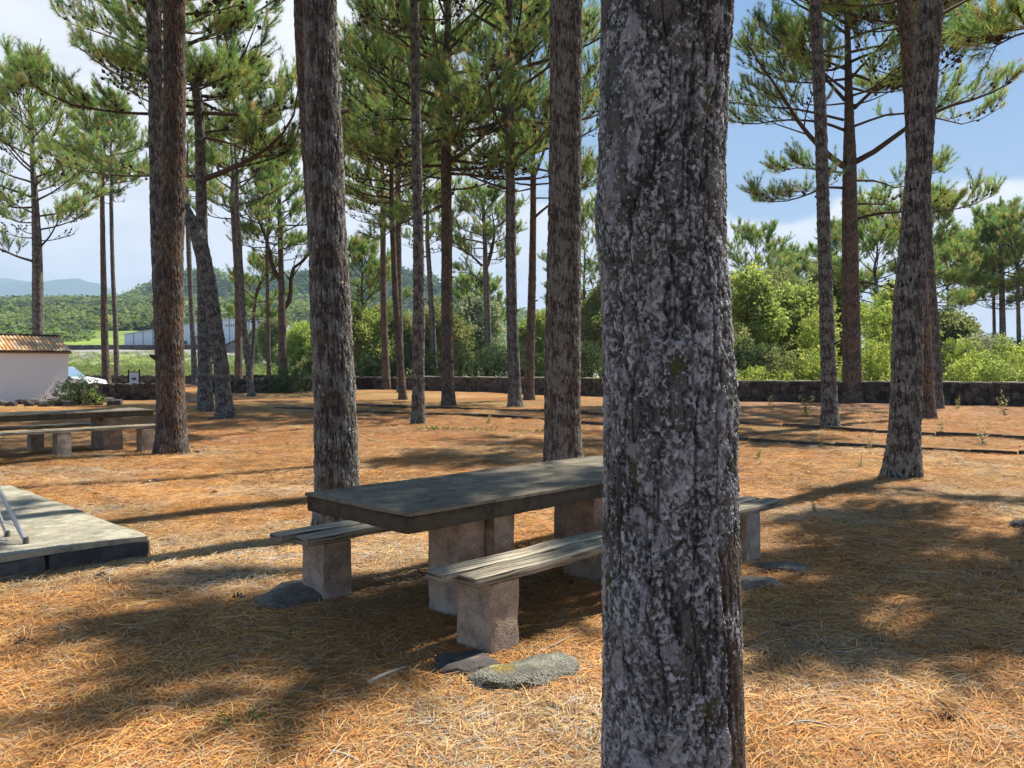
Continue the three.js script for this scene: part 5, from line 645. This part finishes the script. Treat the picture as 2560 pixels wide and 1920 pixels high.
[[1868, 44, 690, 150, 'yellow', 2, 0.05], [1985, 46, 728, 170, 'yellow', 2, 0.1], [1900, 40, 860, 120, 'dark', 1, 0], [1840, 41, 800, 90, 'olive', 1, 0], [2040, 42, 790, 120, 'bright', 1, 0], [1960, 39, 865, 120, 'olive', 1, 0], [2045, 38, 875, 110, 'bright', 1, 0], [2190, 42, 752, 150, 'bright', 1, 0], [2240, 44, 720, 120, 'yellow', 2, 0.1], [2180, 38, 855, 120, 'bright', 1, 0], [2060, 56, 660, 150, 'olive', 2, 0.1], [1935, 52, 692, 170, 'olive', 2, 0.05], [2275, 52, 742, 140, 'olive', 2, 0.05], [2370, 50, 790, 120, 'olive', 2, 0.05]].forEach(([x, d, top, w, tone, spray, lift], i) => shrub({ name: spray === 2 ? 'leafy_tree' : 'shrub', cat: spray === 2 ? 'tree' : 'shrub', label: ['tallest yellow-green leafy tree right of the nearest trunk, over the wall', 'yellow-green flowering tree left of the slim right-hand pine', 'dark shaded shrub at the wall right of the nearest trunk', 'olive shrub at the very edge of the nearest trunk', 'bright green shrub behind the slim right-hand pine', 'olive shrub at the wall, left of the slim right-hand pine', 'light green shrub at the wall, right of the slim right-hand pine', 'tall bright green shrub right of the branching pine', 'yellow-green tree left of the large leaning pine', 'low bright shrub at the wall between branching and leaning pines', 'olive tree rising behind the slim right-hand pine', 'olive leafy tree behind the yellow-green ones, right of the nearest trunk', 'olive leafy tree behind the large leaning pine', 'olive leafy tree behind the dark pine pair, over the bright shrubs'][i], x, d, top, foot: HORIZON + 3147 / d, w, tone, spray, dens: 1, lift, seed: 80 + i }));
[[1890, 38, 930, 110, 'bright'], [1962, 37.5, 940, 70, 'bright'], [2395, 40, 845, 110, 'bright'], [2450, 46, 838, 110, 'grey'], [2515, 44, 862, 120, 'bright'], [2420, 37, 900, 110, 'bright'], [2500, 36.5, 908, 120, 'yellow'], [2575, 36.5, 905, 110, 'bright'], [2650, 38, 890, 140, 'bright'], [2330, 38, 850, 80, 'dark'], [2480, 60, 850, 160, 'dark'], [2600, 60, 845, 180, 'dark']].forEach(([x, d, top, w, tone], i) => shrub({ label: ['low bright shrub peeping over the wall right of the nearest trunk', 'small bright shrub over the wall beside the low one', 'bright green shrub right of the dark pine pair', 'grey-green shrub behind the bright ones at right', 'bright shrub under the far pines at the right edge', 'low bright shrub behind the wall right of the pine pair', 'low yellow-green shrub behind the wall near the right edge', 'low bright shrub behind the wall at the very right edge', 'bright shrub beyond the right edge of the picture', 'dark shrub hidden behind the right-hand pine pair', 'dark shrub at the foot of the far pines on the right', 'dark shrub at the foot of the far pines beyond the right edge'][i], x, d, top, foot: HORIZON + 3147 / d, w, tone, spray: 1, dens: 1, seed: 120 + i }));
// scrub and woods that no one could count
{
  const r = rng(300), list = [], X = new THREE.Vector3();
  for (let i = 0; i < 9000; i++) { const d = 190 + 470 * Math.pow(r(), 1.6), px = -350 + 1700 * r(), x = (px - 1280) / FOCAL * d, s = (1.2 + 2.6 * r()) * (0.7 + d / 900), n = fb3(x * 0.02, 5, d * 0.02, 310, 3); if (n < 0.40 + 0.1 * r()) continue; const b = 0.7 + 0.6 * r(), c = fb3(x * 0.008, 9, d * 0.03, 341, 4) + 0.35 * (r() - 0.5) < 0.46 ? [0.065, 0.10, 0.04] : r() < 0.6 ? [0.13, 0.19, 0.045] : [0.20, 0.24, 0.07]; list.push({ p: new THREE.Vector3(x, landHeight(x, -d) - 0.2, -d), q: aim(UPV, r() * 6.28), s: [s * 1.5, s * 0.8, s * 1.5], c: c.map((v) => v * b) }); }
  const clump = leafSpray(9, 60, 1.5, 0.42, 0.7), a = instances('hillside_scrub', clump, leavesMat, list, scene); tag(a, 'low green scrub and vines covering the far hillside', 'scrub');
  const woods = [], line = [[330, 752], [380, 726], [464, 692], [535, 692], [571, 703], [660, 710], [760, 694], [866, 674], [950, 674], [1050, 702], [1170, 740], [1260, 790], [1400, 804], [1560, 832]];
  for (let i = 0; i < 6500; i++) { const px = 318 + 1240 * r(); let k = 0; while (k < line.length - 2 && px > line[k + 1][0]) k++; const ty = mixf(line[k][1], line[k + 1][1], clamp01((px - line[k][0]) / (line[k + 1][0] - line[k][0]))), q = Math.pow(r(), 0.8), d = 820 - 165 * (1 - q), h = EYE + (HORIZON - ty) / FOCAL * 820, y = 4 + (h - 4) * Math.pow(q, 1.25), x = (px - 1280) / FOCAL * 820, s = 3 + 4.5 * r(), n = fb3(x * 0.012, 3, d * 0.02, 320, 3), c = n > 0.48 ? [0.21, 0.28, 0.08] : [0.09, 0.145, 0.06], b = 0.7 + 0.6 * r(); woods.push({ p: new THREE.Vector3(x, y - 1, -d), q: aim(UPV, r() * 6.28), s: [s, s * 1.1, s], c: c.map((v) => v * b) }); }
  tag(instances('hill_woods', clump, leavesMat, woods, scene), 'dark woods covering the hill behind the grove', 'woods');
  const mead = []; for (let i = 0; i < 7000; i++) { const d = 68 + 30 * Math.pow(r(), 1.3) + (r() < 0.25 ? 60 * r() : 0), px = -100 + 950 * r(), x = (px - 1280) / FOCAL * d, n = fb3(x * 0.1, 5, d * 0.1, 330, 3); if (n < 0.4) continue; const b = 0.7 + 0.6 * r(); mead.push({ p: new THREE.Vector3(x, landHeight(x, -d) - 0.05, -d), q: aim(UPV, r() * 6.28), s: [0.5 + 0.7 * r(), 0.25 + 0.35 * r(), 0.5 + 0.7 * r()], c: (r() < 0.5 ? [0.17, 0.25, 0.05] : [0.24, 0.26, 0.09]).map((v) => v * b) }); }
  tag(instances('meadow_plants', leafSpray(12, 26, 0.9, 0.30, 0.5), leavesMat, mead, scene), 'green plants in the meadow behind the far wall', 'plants');
}
// ------------------------------------------------------------------ loose pine needles over the near floor
{
  const mk = (seed, n) => { const r = rng(seed), pos = [], idx = []; for (let i = 0; i < n; i++) { const l = 0.09 + 0.10 * r(), a = r() * 6.283, x0 = (r() - 0.5) * 0.22, z0 = (r() - 0.5) * 0.22, y0 = 0.004 + 0.022 * r() * r(), tilt = (r() - 0.42) * 0.35, bend = (r() - 0.5) * 1.6, w = 0.0008 + 0.0006 * r(), m = 4, b = pos.length / 3; let x = x0, z = z0, q = a; for (let k = 0; k <= m; k++) { const s = k / m, y = Math.max(0.001, y0 + tilt * l * s - 0.25 * tilt * l * s * s * 2 + 0.012 * Math.sin(3.14 * s)), ww = w * (1 - 0.5 * Math.abs(s - 0.4)); pos.push(x - Math.sin(q) * ww, y, z + Math.cos(q) * ww, x + Math.sin(q) * ww, y + ww * 0.6, z - Math.cos(q) * ww); x += Math.cos(q) * l / m; z += Math.sin(q) * l / m; q += bend / m; } for (let k = 0; k < m; k++) { const c = b + k * 2; idx.push(c, c + 2, c + 1, c + 1, c + 2, c + 3); } } const g = new THREE.BufferGeometry(); g.setAttribute('position', new THREE.Float32BufferAttribute(pos, 3)); g.setIndex(idx); g.computeVertexNormals(); return g; };
  const geos = [mk(1, 13), mk(2, 13), mk(3, 11)], lists = [[], [], []], r = rng(61), pal = [[0.50, 0.245, 0.07], [0.42, 0.165, 0.045], [0.58, 0.35, 0.125], [0.40, 0.31, 0.19], [0.22, 0.105, 0.045], [0.54, 0.27, 0.075]];
  const put = (n, d0, d1, pw) => { for (let i = 0; i < n; i++) { const d = mixf(d0, d1, Math.pow(r(), pw)), x = (r() * 2 - 1) * (0.68 * d + 0.4), k = Math.floor(r() * 3), b = 0.7 + 0.55 * r(), y = groundY(x, -d); lists[k].push({ p: new THREE.Vector3(x, y, -d), q: aim(new THREE.Vector3((r() - 0.5) * 0.14, 1, (r() - 0.5) * 0.14).normalize(), r() * 6.28), s: 0.85 + 0.4 * r(), c: (() => { const q = fb3(x * 1.1, 2, d * 1.1, 351, 3), w = sstep(0.5, 0.68, fb3(x * 0.7 + 3, 5, d * 0.7, 355, 3)), m = 0.62 + 0.75 * q, c = pal[Math.floor(r() * 6)]; return [c[0] * b * m * mixf(1, 0.98, w), c[1] * b * m * mixf(1.0, 1.22, w), c[2] * b * m * mixf(1.05, 1.75, w)]; })() }); } };
  put(34000, 2.2, 5.2, 0.8); put(26000, 5, 10, 0.75); put(12000, 9.5, 15, 0.8); put(14000, 14.5, 30, 0.85);
  // a few needles that fell on the tabletop, the bench and the concrete slab
  const few = mk(7, 3), onTop = [], lay = (o, u0, u1, v0, v1, y, n) => { for (let i = 0; i < n; i++) { const a = mixf(u0, u1, r()), b = mixf(v0, v1, r()), p = new THREE.Vector3(o[0] + U.x * a + Vv.x * b, y, -o[1] + U.z * a + Vv.z * b); onTop.push({ p, q: aim(UPV, r() * 6.28), s: 0.8 + 0.3 * r(), c: pal[Math.floor(r() * 6)].map((v) => v * 0.9) }); } };
  lay(T0c, 0.15, 3.3, -0.9, -0.12, 0.771, 34); const sc = groundAt(372, 1336, 0.19); lay([sc.x, -sc.z], -3.6, -0.15, -3.5, -0.15, 0.192, 150);
  tag(instances('fallen_needles', few, std({ color: 0xffffff }), onTop, scene), 'single dry pine needles lying on the concrete tabletop and slab', 'pine needles');
  const nm = std({ color: 0xffffff, roughness: 0.7 }); geos.forEach((g, i) => { const m = instances(i ? 'needle_litter_00' + i : 'needle_litter', g, nm, lists[i], scene); tag(m, 'loose brown pine needles strewn over the ground', 'pine needles'); });
}
{
  const r = rng(91), bits = [], chip = stone(0.05, 0.012, 0.022, 5, 0, 0.4), twig = new THREE.CylinderGeometry(0.003, 0.004, 0.16, 5), twigs = []; twig.rotateZ(Math.PI / 2); chip.deleteAttribute('uv');
  for (let i = 0; i < 2600; i++) { const d = 2.3 + 20 * Math.pow(r(), 1.4), x = (r() * 2 - 1) * 0.68 * d, k = r(), t = i % 3 === 0; (t ? twigs : bits).push({ p: new THREE.Vector3(x, groundY(x, -d) + 0.02, -d), q: new THREE.Quaternion().setFromEuler(new THREE.Euler((r() - 0.5) * 0.3, r() * 6.28, (r() - 0.5) * 0.3)), s: 0.6 + 0.9 * r(), c: k < 0.5 ? [0.09, 0.06, 0.04] : k < 0.8 ? [0.20, 0.14, 0.09] : [0.40, 0.37, 0.33] }); }
  tag(instances('bark_flakes', chip, std({ color: 0xffffff }), bits, scene), 'small bark flakes and scraps scattered on the needles', 'bark flakes'); tag(instances('twigs', twig, std({ color: 0xffffff }), twigs, scene), 'small broken twigs scattered on the needles', 'twigs');
}
renderer.render(scene, camera);
